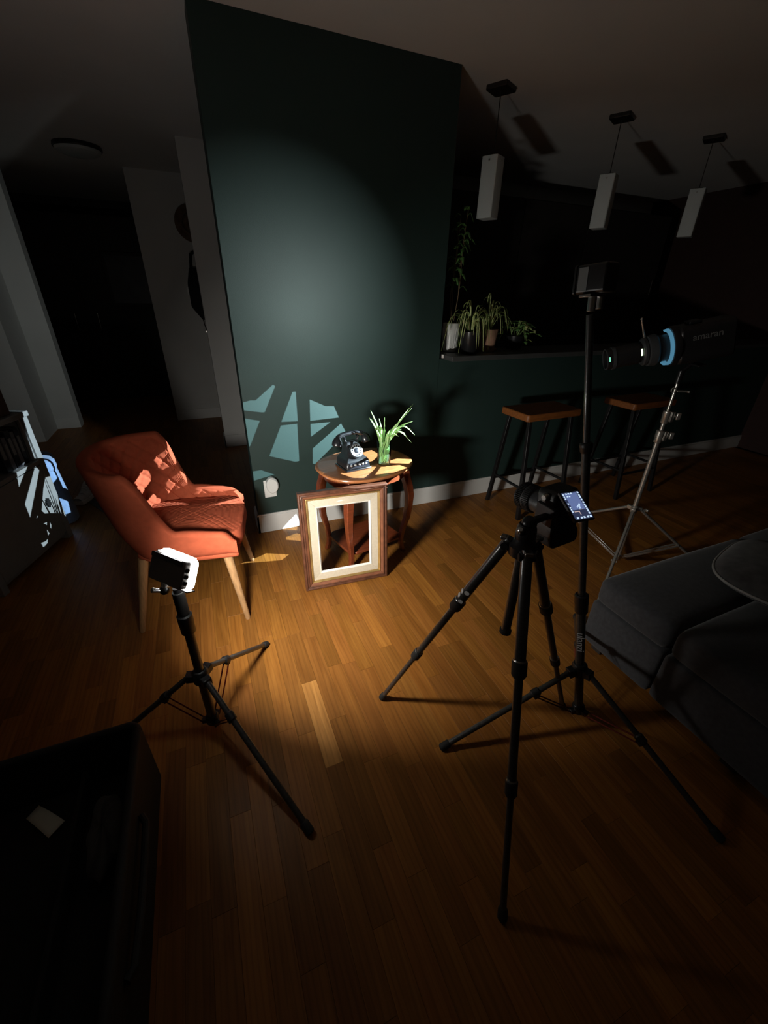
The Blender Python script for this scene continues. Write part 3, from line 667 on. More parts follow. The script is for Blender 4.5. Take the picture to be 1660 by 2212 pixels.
# ------------------------------------------------------------------ camera tripod
tr = thing('camera_tripod', 'black camera tripod carrying the camera with the lit screen', 'tripod', (0.67, 0.66, 0))
HB = V(0.670, 0.660, 0.860)
MB().rev(HB+V(0, 0, -0.02), (0, 0, 1), [(0, 0.020), (0.004, 0.034), (0.03, 0.036), (0.036, 0.030), (0.05, 0.024)], 28).build('hub', 'black_metal', tr, world=True)
for (fx_, fy_), nm in (((0.441, 0.995), 0), ((0.477, 0.278), 1), ((1.078, 0.691), 2)):
    F = V(fx_, fy_, 0.010); d = V(fx_-HB.x, fy_-HB.y, 0).normalized(); a = HB + d*0.042; D = (F-a).normalized(); Lg = (F-a).length; s_ = V(-d.y, d.x, 0)
    at_ = lambda f: a + (F-a)*f
    lg = MB().sweep([at_(-0.02), at_(0.0), at_(0.295)], [0.0125, 0.0145, 0.0145], 18).build('leg', 'carbon', tr, world=True)
    MB().tube(at_(0.29), at_(0.625), 0.0112, n=16).build('middle_section', 'carbon', lg, world=True)
    MB().tube(at_(0.62), at_(0.985), 0.0086, n=16).build('lower_section', 'carbon', lg, world=True)
    for f, r in ((0.30, 0.0192), (0.63, 0.0160)):
        MB().sweep([at_(f)-D*0.024, at_(f)-D*0.021, at_(f)+D*0.012, at_(f)+D*0.020], [r*0.86, r, r*0.98, r*0.72], 18).build('twist_lock', 'black_rubber', lg, world=True)
        MB().sweep([at_(f)-D*0.0265, at_(f)-D*0.0235], [r*0.84, r*0.90], 18).build('lock_ring', 'steel_dull', lg, world=True)
    MB().sweep([F-D*0.026, F-D*0.020, F+D*0.002, F+D*0.008], [0.010, 0.0125, 0.0128, 0.008], 16).ball(F, 0.0125, 14).build('foot', 'black_rubber', lg, world=True)
    Q = Matrix((d, s_, V(0, 0, 1))).transposed()
    MB().box(HB+d*0.034, (0.030, 0.034, 0.026), M=Q).build('shoulder', 'black_metal', tr, world=True, bevel=0.005)
    MB().tube(a+s_*-0.020, a+s_*0.020, 0.010, n=16).build('pivot', 'black_metal', lg, world=True)
    MB().box(a+d*0.006+V(0, 0, 0.016), (0.020, 0.020, 0.010), M=Q).build('angle_tab', 'steel_dull', lg, world=True, bevel=0.002)
    if nm == 0:
        side = (EYE-at_(0.22)); side = (side-side.dot(D)*D).normalized(); up_ = side.cross(D)
        for f, w_ in ((0.222, 0.15), (0.232, -0.95), (0.252, -0.95), (0.266, 0.15)):
            nr = (side*math.cos(w_) + up_*math.sin(w_)).normalized()
            c = at_(f) + nr*0.0143; MB().rev(c, nr, [(0, 0.0076), (0.0012, 0.0073)], 16).build('logo_dot', 'print_white', lg, world=True)
MB().tube(HB+V(0, 0, -0.275), HB+V(0, 0, 0.04), 0.0130, n=20).build('centre_column', 'carbon', tr, world=True)
MB().rev(HB+V(0, 0, -0.285), (0, 0, 1), [(0, 0.012), (0.003, 0.0165), (0.012, 0.0165), (0.016, 0.013)], 18).build('column_cap', 'black_rubber', tr, world=True)
bh = MB().rev(HB+V(0, 0, 0.03), (0, 0, 1), [(0, 0.024), (0.006, 0.026), (0.03, 0.024), (0.04, 0.020)], 24).build('ball_head', 'black_metal', tr, world=True)
MB().ball(HB+V(0.004, 0, 0.072), 0.019, 20).build('ball', 'black_metal', bh, world=True)
MB().tube(HB+V(0.006, 0, 0.075), HB+V(0.060, 0.004, 0.078), 0.0095).box(HB+V(0.062, 0.01, 0.08), (0.012, 0.06, 0.05)).build('clamp', 'black_metal', bh, world=True, bevel=0.002)
MB().rev(HB+V(-0.022, -0.006, 0.05), (-0.6, -0.5, 0.9), [(0, 0.005), (0.008, 0.006), (0.012, 0.0085), (0.03, 0.0075), (0.033, 0.005)], 14).build('knob', 'steel_dull', bh, world=True)

# camera in portrait position
ca = thing('camera', 'black mirrorless camera turned upright on the tripod with lit tilting screen', 'camera', M=frame_of((0.790, 0.695, 0.925), V(0.996, 0.06, 0.06).normalized(), V(-0.06, 0.99, -0.10).normalized(), V(-0.06, 0.095, 0.99).normalized()))
MB().prism([(-0.040, -0.068), (0.036, -0.068), (0.050, -0.052), (0.050, 0.050), (0.036, 0.068), (-0.032, 0.068), (-0.040, 0.055)], PX @ Matrix.Translation((0, 0, -0.032)), 0.060).build('body', 'black_plastic', ca, bevel=0.006)
MB().prism(rrect(0.096, 0.046, 0.014), PX @ Matrix.Translation((0.008, -0.066, -0.034)), 0.084).build('grip', 'black_rubber', ca, bevel=0.006)
MB().box((0.052, -0.004, 0.0), (0.026, 0.055, 0.046)).build('viewfinder_hump', 'black_plastic', ca, bevel=0.007)
ln = MB().rev((-0.004, 0.026, 0.012), (0, 1, 0), [(0, 0.033), (0.006, 0.034), (0.018, 0.034), (0.020, 0.032), (0.034, 0.032), (0.036, 0.036), (0.060, 0.037), (0.063, 0.0345), (0.086, 0.035), (0.089, 0.031), (0.082, 0.028)], 40).build('lens', 'lens_grey', ca, smooth=30)
for y0 in (0.036, 0.062):
    rb = MB()
    for k in range(48):
        a = 2*math.pi*k/48; rb.box((-0.004+0.0372*math.cos(a), 0.026+y0+0.010, 0.012+0.0372*math.sin(a)), (0.0024, 0.020, 0.0024), M=Matrix.Rotation(-a, 3, 'Y'))
    rb.build('grip_ring', 'black_rubber', ln)
MB().rev((-0.004, 0.105, 0.012), (0, 1, 0), [(0, 0.028), (0.002, 0.02), (0.004, 0.01)], 30).build('front_glass', 'bakelite', ln)
for x, z, r in ((-0.043, 0.052, 0.010), (-0.043, 0.026, 0.006)):
    MB().rev((x+0.004, -0.004, z), (-1, 0, 0), [(0, r), (0.009, r*0.95), (0.011, r*0.7)], 20).build('dial', 'steel_dull', ca)
MB().box((-0.043, 0.004, 0.0), (0.006, 0.018, 0.020)).build('hot_shoe', 'steel_dull', ca, bevel=0.001)
sc0 = V(0.757, 0.662, 0.997); se = V(1, -0.05, -0.02).normalized(); sf = V(0.012, -0.062, -0.038).normalized(); sf = (sf-sf.dot(se)*se).normalized(); sn = se.cross(-sf).normalized()
SW_, SH_ = 0.053, 0.076
SMt = ca.matrix_world.inverted() @ frame_of(sc0 + se*SW_/2 + sf*SH_/2, se, -sf, sn)     # x right, y up along the screen, z out
fl = MB(); fl.m = SMt; fl.box((0, 0, -0.004), (SW_+0.008, SH_+0.008, 0.008)); fl = fl.build('flip_screen', 'black_plastic', ca, bevel=0.0015)
def scr(rects, name, m, z):
    mb = MB(); mb.m = SMt
    for x0, x1, y0, y1 in rects: mb.box(((x0+x1)/2*SW_, (y0+y1)/2*SH_, z), ((x1-x0)*SW_, (y1-y0)*SH_, 0.0004))
    return mb.build(name, m, fl, smooth=0)
scr([(-0.5, 0.5, -0.5, 0.5)], 'display', 'screen_dark', 0.0003)
scr([(-0.36, 0.34, -0.16, 0.46)], 'live_view', 'screen_image', 0.0006)
ic = [(-0.47, -0.40, y, y+0.05) for y in (0.40, 0.32, 0.24, 0.06, -0.08, -0.16, -0.24)] + [(0.38, 0.46, y, y+0.06) for y in (0.42, 0.31, 0.24, 0.14, 0.04, -0.06, -0.13, -0.21, -0.28, -0.36)]
ic += [(x, x+0.09, 0.42, 0.47) for x in (-0.30, -0.16, -0.02)] + [(x, x+0.10, -0.48, -0.42) for x in (-0.40, -0.18, -0.02, 0.18, 0.34)] + [(-0.30, -0.22, 0.32, 0.36), (-0.18, -0.1, 0.32, 0.36)]
ic += [(-0.02, 0.05, -0.06, -0.02), (0.08, 0.12, -0.08, 0.03), (-0.08, -0.04, -0.10, -0.05), (0.14, 0.17, -0.03, 0.06), (0.02, 0.1, -0.13, -0.10)]
o = scr(ic, 'icons', 'screen_icon', 0.0009)
scr([(-0.34, -0.06, -0.24, -0.21), (-0.09, -0.06, -0.36, -0.21), (0.0, 0.2, -0.17, -0.155)], 'frame_image', 'screen_frame', 0.0009)
MB().box(tuple(ca.matrix_world.inverted() @ (sc0+se*SW_/2+V(0, 0.004, -0.006))), (0.04, 0.012, 0.012)).build('hinge', 'black_metal', ca)

# ------------------------------------------------------------------ chrome stand and projector spotlight
cb = V(2.112, 1.328, 0)
cs = thing('chrome_light_stand', 'chrome light stand carrying the projector spotlight behind the sofa', 'light stand', cb)
MB().tube(cb+V(0, 0, 0.05), cb+V(0, 0, 0.79), 0.0125, n=20).build('column', 'chrome', cs, world=True)
MB().tube(cb+V(0, 0, 0.78), cb+V(0, 0, 0.93), 0.0100, n=20).build('middle_tube', 'chrome', cs, world=True)
MB().tube(cb+V(0, 0, 0.92), cb+V(0, 0, 1.085), 0.0075, n=18).build('top_tube', 'chrome', cs, world=True)
for z, r in ((0.80, 0.019), (0.90, 0.0175)):
    b = MB().rev(cb+V(0, 0, z-0.035), (0, 0, 1), [(0, r*0.9), (0.003, r), (0.028, r), (0.030, r*1.08), (0.060, r*1.08), (0.064, r*0.9)], 24).box(cb+V(0.02, -0.012, z), (0.022, 0.02, 0.05)).build('collar', 'chrome', cs, world=True, bevel=0.001)
    kd = V(0.85, -0.5, 0.05).normalized(); k0 = cb+V(0, 0, z)+kd*0.025
    MB().tube(k0, k0+kd*0.022, 0.0045).box(k0+kd*0.032, (0.020, 0.014, 0.034), M=Matrix((kd, V(-kd.y, kd.x, 0).normalized(), V(0, 0, 1))).transposed()).build('wing_knob', 'chrome', b, world=True, bevel=0.003)
rg = MB()
rg.grid(24, 10, lambda u, v: cb+V(-0.012, 0.0, 1.03)+V((0.011+0.0028*math.cos(6.2832*v))*math.cos(6.2832*u)*0.9, -(0.011+0.0028*math.cos(6.2832*v))*math.cos(6.2832*u)*0.4, (0.011+0.0028*math.cos(6.2832*v))*math.sin(6.2832*u))+V(0.4, 0.9, 0)*0.0028*math.sin(6.2832*v), True, True)
rg.build('ring_bolt', 'chrome', cs, world=True)
MB().tube(cb+V(0.008, -0.004, 1.025), cb+V(0.05, -0.03, 1.025), 0.005).box(cb+V(0.052, -0.031, 1.024), (0.010, 0.022, 0.010)).build('wing_knob', 'chrome', cs, world=True, bevel=0.003)
MB().rev(cb+V(0, 0, 0.355), (0, 0, 1), [(0, 0.016), (0.003, 0.019), (0.036, 0.019), (0.04, 0.016)], 24).build('leg_collar', 'chrome', cs, world=True)
MB().rev(cb+V(0, 0, 0.035), (0, 0, 1), [(0, 0.014), (0.003, 0.018), (0.030, 0.018), (0.034, 0.015)], 24).build('lower_hub', 'steel_dull', cs, world=True)
for F in ((2.035, 1.93, 0), (1.70, 1.09, 0), (2.55, 1.06, 0)):
    F = V(F); d = V(F.x-cb.x, F.y-cb.y, 0).normalized(); s_ = V(-d.y, d.x, 0); a = cb+V(0, 0, 0.378)+d*0.030; D = (F-a).normalized(); j = a+(F-a)*0.55
    lg = MB().tube(a, F-D*0.01, 0.0085, n=14).build('leg', 'chrome', cs, world=True)
    MB().box(a-d*0.008, (0.034, 0.022, 0.022), M=Matrix((d, s_, V(0, 0, 1))).transposed()).build('knuckle', 'chrome', lg, world=True, bevel=0.003)
    MB().tube(F-D*0.03, F-D*0.002, 0.011, n=14).build('foot', 'black_rubber', lg, world=True)
    for e in (-1, 1):
        q0 = cb+V(0, 0, 0.050)+d*0.018+s_*e*0.009; q1 = j+s_*e*0.012
        MB().box((q0+q1)/2, ((q1-q0).length, 0.004, 0.012), M=Matrix(((q1-q0).normalized(), s_, (q1-q0).normalized().cross(s_))).transposed()).build('brace', 'chrome', cs, world=True, bevel=0.001)
MB().tube(cb+V(0.018, -0.010, 0.372), cb+V(0.055, -0.032, 0.372), 0.006).box(cb+V(0.058, -0.034, 0.372), (0.014, 0.024, 0.014)).build('wing_knob', 'chrome', cs, world=True, bevel=0.003)

TIP = V(1.820, 1.520, 1.155); SA = V(-0.3, 0.2, -0.095).normalized()
sx_ = SA.cross(V(0, 0, 1)).normalized(); sz_ = sx_.cross(SA)
sp = thing('projector_spotlight', 'black projector spotlight with stray blue light painted round its neck on the chrome stand', 'spotlight', M=frame_of(TIP, -sx_, -SA, sz_))
# local y runs back from the tip of the barrel
RB = 0.045
def tube_wall(y0, y1, ro, ri): return [(y0, ri), (y0, ro), (y1, ro), (y1, ri), (y0, ri)]
br = MB().rev((0, 0, 0), (0, 1, 0), tube_wall(0, 0.135, RB+0.004, RB), 40, caps=False).build('barrel', 'lamp_shell', sp)
MB().rev((0, 0, 0), (0, 1, 0), [(0.126, RB-0.0005), (0.130, RB-0.0005)], 40).build('barrel_end', 'lamp_shell', br)
MB().rev((0, 0, 0), (0, 1, 0), tube_wall(0.022, 0.036, RB+0.007, RB+0.003), 40, caps=False).build('focus_ring', 'lens_grey', br)
MB().rev((0, 0, 0), (0, 1, 0), tube_wall(-0.004, 0.0, RB+0.003, RB-0.001), 40, caps=False).build('lens_rim', 'lens_grey', br)
MB().rev((0, 0, 0), (0, 1, 0), [(0.134, 0.044), (0.150, 0.044)], 36).build('slide_neck', 'lamp_shell', sp)
sl = MB().rev((0, 0, 0), (0, 1, 0), [(0.150, 0.056), (0.156, 0.062), (0.168, 0.062), (0.172, 0.058), (0.176, 0.068), (0.205, 0.072), (0.212, 0.068)], 40).build('lens_housing', 'lens_grey', sp)
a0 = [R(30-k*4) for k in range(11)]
lk = MB(); lk.add([(r*math.cos(a), y, r*math.sin(a)*1.0) for a in a0 for r, y in ((0.0452, 0.139), (0.0452, 0.147))], [(2*k, 2*k+1, 2*k+3, 2*k+2) for k in range(10)]).build('painted_slot_leak', 'slot_leak', sl)  # lamp light leaking at the slot, painted as a glowing strip
gl_ = MB(); gl_.add([((RB+0.0045)*math.cos(R(a)), y, (RB+0.0045)*math.sin(R(a))) for a in (18, 10, 2, -6) for y in (0.003, 0.009)], [(2*k, 2*k+1, 2*k+3, 2*k+2) for k in range(3)]).build('painted_edge_glint', 'lens_glint', br)  # glint of the lens edge, painted as a glowing arc on the barrel
MB().rev((0, 0, 0), (0, 1, 0), [(0.210, 0.060), (0.262, 0.060)], 36).build('neck', 'lamp_shell', sp)
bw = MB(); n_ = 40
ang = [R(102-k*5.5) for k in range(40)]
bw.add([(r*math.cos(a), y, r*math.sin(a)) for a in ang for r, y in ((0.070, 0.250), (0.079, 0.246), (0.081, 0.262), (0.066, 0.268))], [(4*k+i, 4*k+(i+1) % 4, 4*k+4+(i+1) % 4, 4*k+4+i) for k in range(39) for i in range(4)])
bw.build('painted_glow_ring', 'painted_blue_glow', sp)  # stray blue light on the ring, put in as emission
MB().rev((0, 0, 0), (0, 1, 0), [(0.263, 0.060), (0.264, 0.086), (0.275, 0.090), (0.290, 0.088)], 40).build('mount_ring', 'lamp_shell', sp)
bd = MB().prism([(x*1.0, z) for x, z in rrect(0.150, 0.165, 0.030)], PX @ Matrix.Translation((0, 0, 0.288)), 0.215).build('body', 'lamp_shell', sp, bevel=0.008)
MB().box((0, 0.36, 0.088), (0.06, 0.05, 0.014)).build('top_button_block', 'black_plastic', bd, bevel=0.003)
fins = MB()
for k in range(7): fins.box((-0.0765, 0.44+k*0.008, 0.0), (0.003, 0.003, 0.11))
fins.build('vent_fins', 'black_plastic', bd)
# lettering on the side that faces the room
sd = -1 if (sp.matrix_world.to_3x3() @ V(-1, 0, 0)).dot(EYE-TIP) > 0 else 1
Ms = frame_of((sd*0.0758, 0.40, 0.030), (0, -sd*-1 if sd < 0 else 1, 0), (0, 0, 1), (sd, 0, 0))
xdir = V(0, 0, 1).cross(V(sd, 0, 0)); Ms = frame_of((sd*0.0758, 0.392, 0.030), xdir, (0, 0, 1), (sd, 0, 0))
text_part('amaran', 0.040, Ms, 'print_grey', bd)
MB().sweep([(0, 0.165, 0.064), (0.004, 0.160, 0.085), (0.006, 0.150, 0.145)], [0.006, 0.0045, 0.003], 10).ball((0.006, 0.1495, 0.149), 0.006, 12).build('shutter_handle', 'chrome', sl)
yk = MB().box((-sd*0.084, 0.375, -0.02), (0.008, 0.03, 0.16)).box((0, 0.375, -0.098), (0.176, 0.03, 0.008)).build('yoke', 'black_metal', sp, bevel=0.002)
MB().rev((-sd*0.088, 0.375, 0.0), (-sd, 0, 0), [(0, 0.018), (0.014, 0.017), (0.018, 0.010)], 20).build('tilt_knob', 'black_plastic', yk)
st = MB(); st.m = sp.matrix_world.inverted(); top = sp.matrix_world @ V(0, 0.375, -0.095)
st.tube((cb.x, cb.y, 1.06), (cb.x, cb.y, 1.12), 0.014).tube((cb.x, cb.y, 1.115), (top.x, top.y, top.z), 0.010); st.build('spigot', 'black_metal', sp)

# gobo: a thin metal disc with cut-outs in front of the light, as in a real projection attachment
GO = 0.085       # light sits this far behind the tip
GD = 0.065       # distance from the light to the gobo
# cut-outs of the gobo, in tenths of a millimetre from the barrel axis
GOBO_HOLES = [[(-93,38),(-80,34),(-77,92),(-90,99)], [(-44,62),(-29,64),(-24,62),(-4,86),(-2,82),(-16,36),(-19,37),(-44,54)], [(-46,42),(-22,22),(-34,-19),(-46,-12)], [(1,8),(18,64),(22,63),(21,-1)],
    [(0,1),(20,-6),(18,-87),(13,-85),(-16,-51)], [(40,39),(63,14),(77,8),(84,-24),(38,-9)], [(38,-16),(69,-28),(37,-45)], [(38,-73),(87,-41),(94,-65),(76,-84),(39,-111),(36,-107)],
    [(-34,-67),(-26,-71),(-11,-94),(-34,-87)], [(-14,-206),(3,-193),(8,-222),(-12,-226)], [(-43,-219),(-25,-228),(-28,-246),(-66,-242),(-63,-224)], [(-119,-187),(-106,-200),(-108,-238),(-129,-234),(-142,-193)],
    [(-190,-175),(-184,-200),(-207,-182)], [(-226,-122),(-212,-128),(-190,-165),(-186,-192),(-198,-185),(-222,-150)],
    [(-171,21),(-152,42),(-150,30),(-159,9),(-168,4)], [(-200,4),(-182,14),(-179,9),(-179,-3),(-198,-15)], [(-169,-15),(-162,-5),(-156,-14),(-164,-28),(-170,-31)], [(-200,-30),(-183,-22),(-178,-34),(-184,-46),(-196,-50)],
    [(-160,-37),(-147,-50),(-145,-64),(-155,-58),(-163,-45)], [(-206,-61),(-189,-66),(-160,-76),(-156,-92),(-176,-86)],
    [(-133,17),(-129,33),(-105,38)], [(-134,-3),(-99,30),(-95,24),(-134,-19)], [(-114,-19),(-99,3),(-90,13),(-81,12),(-80,-48),(-104,-36)], [(-75,32),(-50,34),(-48,2),(-60,-6),(-75,12)], [(-75,-4),(-61,-14),(-48,-30),(-50,-44),(-72,-42)], [(-134,-36),(-124,-22),(-110,-28),(-108,-40),(-118,-57),(-132,-57)],
    [(-118,-62),(-101,-46),(-84,-56),(-80,-84),(-84,-100),(-102,-84)], [(-152,-64),(-126,-66),(-108,-88),(-114,-103),(-150,-100)],
    [(-186,-122),(-160,-107),(-121,-110),(-98,-126),(-103,-141),(-145,-139),(-188,-134)], [(-166,-145),(-107,-147),(-88,-172),(-110,-186),(-150,-168)], [(-76,-148),(-61,-152),(-34,-164),(-30,-192),(-73,-186)], [(-106,-106),(-84,-104),(-28,-108),(22,-122),(-10,-136),(-66,-132)]]
GOBO_HOLES = [[(-x*1e-4, y*1e-4) for x, y in h_] for h_ in GOBO_HOLES]
gc = bpy.data.curves.new('gobo', 'CURVE'); gc.dimensions = '2D'; gc.fill_mode = 'BOTH'
def add_spline(pts):
    s_ = gc.splines.new('POLY'); s_.points.add(len(pts)-1); s_.use_cyclic_u = True
    for q, (x, y) in zip(s_.points, pts): q.co = (x, y, 0, 1)
add_spline([((RB-0.0003)*math.cos(2*math.pi*k/64), (RB-0.0003)*math.sin(2*math.pi*k/64)) for k in range(64)])
for hpoly in GOBO_HOLES: add_spline(hpoly)
go = bpy.data.objects.new('gobo', gc); COL.objects.link(go)
gme = bpy.data.meshes.new_from_object(go.evaluated_get(bpy.context.evaluated_depsgraph_get())); bpy.data.objects.remove(go)
gme.transform(frame_of((0, GO-GD, 0), (1, 0, 0), (0, 0, 1), (0, -1, 0)))
gme.materials.clear(); gme.materials.append(MAT['black_metal'])
go = bpy.data.objects.new('gobo', gme); COL.objects.link(go); go.parent = br
sd_ = bpy.data.lights.new('spot_lamp', 'SPOT'); sd_.energy = SPOT_POWER; sd_.color = (0.72, 0.90, 1.0); sd_.shadow_soft_size = 0.00006
sd_.spot_size = R(64); sd_.spot_blend = 0.05
so = bpy.data.objects.new('spot_lamp', sd_); COL.objects.link(so); so.parent = sp
so.matrix_local = frame_of((0, GO, 0), (-1, 0, 0), (0, 0, 1), (0, 1, 0))

# ------------------------------------------------------------------ pendant lamps over the bar
def pendant(label, x, y, zt, zb, rz):
    t = thing('pendant_lamp', label, 'lamp', (x, y, CEIL), rz, 'pendant lamps over the bar')
    MB().prism(rrect(0.125, 0.125, 0.010), Matrix.Translation((0, 0, -0.022)), 0.022).build('canopy', 'bronze', t, bevel=0.003)
    MB().tube((0, 0, zt-CEIL), (0, 0, -0.02), 0.0028, n=10).build('cord', 'bronze', t)
    s_ = MB().prism(rrect(0.098, 0.098, 0.008), Matrix.Translation((0, 0, zb-CEIL)), zt-zb).build('shade', 'opal_glass', t, bevel=0.003)
    for a in range(4):
        q = Matrix.Rotation(R(90*a), 3, 'Z')
        MB().rev(q @ V(0.049, 0.0, zt-CEIL-0.022), q @ V(1, 0, 0), [(0, 0.005), (0.002, 0.0045)], 12).build('screw', 'steel_dull', s_)
    MB().prism(rrect(0.050, 0.050, 0.006), Matrix.Translation((0, 0, zt-CEIL)), 0.006).build('cap', 'bronze', t)
pendant('white pendant lamp nearest the green wall', 1.771, 2.585, 2.130, 1.832, R(28))
pendant('middle white pendant lamp over the bar', 2.700, 2.590, 2.135, 1.840, R(28))
pendant('dim white pendant lamp at the far right', 3.590, 2.580, 2.135, 1.840, R(28))

# ------------------------------------------------------------------ bar stools
def stool(label, x, y, rz):
    t = thing('bar_stool', label, 'stool', (x, y, 0), rz, 'bar stools')
    MB().prism(rrect(0.48, 0.27, 0.02), Matrix.Translation((0, 0, 0.700)), 0.046).build('seat', 'stool_wood', t, bevel=0.006)
    for sx in (-1, 1):
        for sy in (-1, 1):
            vs = [(sx*0.185+a*0.013, sy*0.095+b*0.013, 0.701) for a, b in ((-1, -1), (1, -1), (1, 1), (-1, 1))]+[(sx*0.205+a*0.013, sy*0.175+b*0.013, 0) for a, b in ((-1, -1), (1, -1), (1, 1), (-1, 1))]
            MB().add(vs, [(0, 1, 2, 3), (7, 6, 5, 4)]+[(i, 4+i, 4+(i+1) % 4, (i+1) % 4) for i in range(4)]).build('leg', 'black_metal', t, bevel=0.002)
    z = 0.20; k = 1-z/0.70; hx = 0.185+0.02*k; hy = 0.095+0.08*k
    for sy in (-1, 1): MB().tube((-hx, sy*hy, z), (hx, sy*hy, z), 0.010, n=10).build('foot_rail', 'black_metal', t)
    for sx in (-1, 1): MB().tube((sx*hx, -hy, z+0.03), (sx*hx, hy, z+0.03), 0.010, n=10).build('foot_rail', 'black_metal', t)
stool('wooden bar stool with black legs nearest the oval side table', 2.115, 2.175, R(2))
stool('wooden bar stool with black legs behind the chrome light stand', 3.075, 2.165, R(2))

# ------------------------------------------------------------------ plants on the bar ledge
SZ = 1.0755
def pot(name, label, x, y, r0, r1, h, m, saucer=False):
    t = thing(name, label, 'pot', (x, y, SZ))
    z0 = 0.0
    if saucer:
        MB().rev((0, 0, 0), (0, 0, 1), [(0, r0*1.1), (0.004, r0*1.2), (0.018, r0*1.36), (0.018, r0*1.28), (0.006, r0*1.1)], 36).build('saucer', m, t); z0 = 0.006
    MB().rev((0, 0, z0), (0, 0, 1), [(0, r0*0.95), (0.003, r0), (h, r1), (h, r1-0.006), (h-0.012, r1-0.008), (0.008, r0-0.006)], 36, caps=False).rev((0, 0, z0), (0, 0, 1), [(0.001, r0*0.95), (0.008, r0-0.006)], 36).build('body', m, t, smooth=40)
    MB().rev((0, 0, z0+h-0.022), (0, 0, 1), [(0, r1-0.010), (0.008, r1-0.0085), (0.011, r1*0.5)], 30).build('soil', 'soil', t)
    return z0+h-0.012
def spider(label, x, y, z, n, spread, up, drop, seed, m='spider_leaf', w=(0.009, 0.013), clampy=None):
    rnd = random.Random(seed); t = thing('spider_plant', label, 'plant', (x, y, z))
    for k in range(n):
        a = 2*math.pi*k/n*1.618*3 + rnd.uniform(-0.3, 0.3); s_ = spread*rnd.uniform(0.55, 1.15); u = up*rnd.uniform(0.6, 1.25); dr = drop*rnd.uniform(0.2, 1.2)
        if rnd.random() < 0.3: s_ *= 0.6; u *= 1.5; dr *= -0.3
        c, sn_ = math.cos(a), math.sin(a)
        if sn_ > 0: sn_ *= 0.8
        p = [V(0.012*c, 0.012*sn_, 0), V(s_*0.35*c, s_*0.35*sn_, u*0.75), V(s_*0.75*c, s_*0.75*sn_, u*0.8), V(s_*c, s_*sn_, u*0.55-dr)]
        lim = 0.008-z+SZ
        for q in p[1:]:
            if q.z < lim and q.y+y > 2.34: q.z = max(q.z, lim)
        leaf(p, rnd.uniform(*w), m, t, n=10)
zp = pot('black_plant_pot', 'tall black plant pot between the white jar and the terracotta pot', 1.655, 2.455, 0.050, 0.066, 0.135, 'black_pot')
spider('striped spider plant drooping over the black pot', 1.655, 2.455, SZ+zp, 34, 0.17, 0.13, 0.15, 3)
zp = pot('terracotta_pot', 'terracotta plant pot with saucer on the dark ledge', 1.865, 2.555, 0.054, 0.070, 0.135, 'terracotta', True)
spider('striped spider plant with upright leaves in the terracotta pot', 1.865, 2.555, SZ+zp, 30, 0.16, 0.15, 0.08, 11)
# tall white glazed jar with thin climbing stems
t = thing('white_jar', 'white glazed jar with tall thin stems at the end of the ledge', 'jar', (1.585, 2.585, SZ))
MB().rev((0, 0, 0), (0, 0, 1), [(0, 0.040), (0.004, 0.044), (0.15, 0.056), (0.175, 0.057), (0.178, 0.055), (0.174, 0.052), (0.02, 0.040)], 36).build('body', 'ceramic', t, smooth=40)
gr = MB()
for k in range(22):
    a = 2*math.pi*k/22; gr.sweep([(0.0462*math.cos(a), 0.0462*math.sin(a), 0.02), (0.0562*math.cos(a), 0.0562*math.sin(a), 0.15)], 0.0016, 6)
gr.build('ribs', 'ceramic', t)
t = thing('climbing_plant', 'tall thin climbing plant growing out of the white jar', 'plant', (1.585, 2.585, SZ+0.15)); rnd = random.Random(5)
for k, (dx, dy, hh) in enumerate(((0.0, 0.02, 0.62), (0.03, -0.01, 0.66), (-0.02, 0.01, 0.55), (0.045, 0.02, 0.50))):
    pts = [V(dx*0.3, dy*0.3, 0.0), V(dx, dy, hh*0.35), V(dx*0.6+0.01, dy, hh*0.7), V(dx+0.02, dy+0.01, hh)]
    MB().sweep(pts, [0.0028, 0.0024, 0.002, 0.0012], 8).build('stem', 'stem_brown', t)
    for j in range(9):
        f = 0.42+0.07*j+rnd.uniform(-0.02, 0.02); i = min(int(f*3), 2); b = pts[i].lerp(pts[i+1], min(1, f*3-i)); a = rnd.uniform(0, 6.28); l_ = rnd.uniform(0.04, 0.075)
        leaf([b, b+V(l_*0.5*math.cos(a), l_*0.5*math.sin(a), 0.015), b+V(l_*math.cos(a), l_*math.sin(a), -0.005-rnd.random()*0.03)], rnd.uniform(0.022, 0.034), 'green_leaf', t, n=6)
zp = pot('dark_plant_pot', 'low dark plant pot of the trailing plant on the ledge', 2.14, 2.60, 0.050, 0.062, 0.09, 'black_pot')
t = thing('trailing_plant', 'dark green trailing plant right of the terracotta pot', 'plant', (2.14, 2.60, SZ+zp)); rnd = random.Random(9)
for k in range(12):
    a = rnd.uniform(0, 6.28); s_ = rnd.uniform(0.09, 0.19); tipz = rnd.uniform(-0.05, 0.09)
    pts = [V(0.02*math.cos(a), 0.02*math.sin(a), 0), V(s_*0.5*math.cos(a), s_*0.5*math.sin(a), 0.07+rnd.random()*0.05), V(s_*math.cos(a), s_*math.sin(a), max(tipz, -0.06))]
    MB().sweep(pts, [0.002, 0.0018, 0.0012], 6).build('stem', 'stem_green', t)
    for j in range(5):
        f = 0.3+0.17*j; i = min(int(f*2), 1); b = pts[i].lerp(pts[i+1], min(1, f*2-i)); a2 = a+rnd.uniform(-1.4, 1.4); l_ = rnd.uniform(0.035, 0.06)
        leaf([b, b+V(l_*0.5*math.cos(a2), l_*0.5*math.sin(a2), 0.006), b+V(l_*math.cos(a2), l_*math.sin(a2), -0.012)], rnd.uniform(0.026, 0.04), 'green_leaf' if rnd.random() < 0.8 else 'spider_leaf', t, n=6)

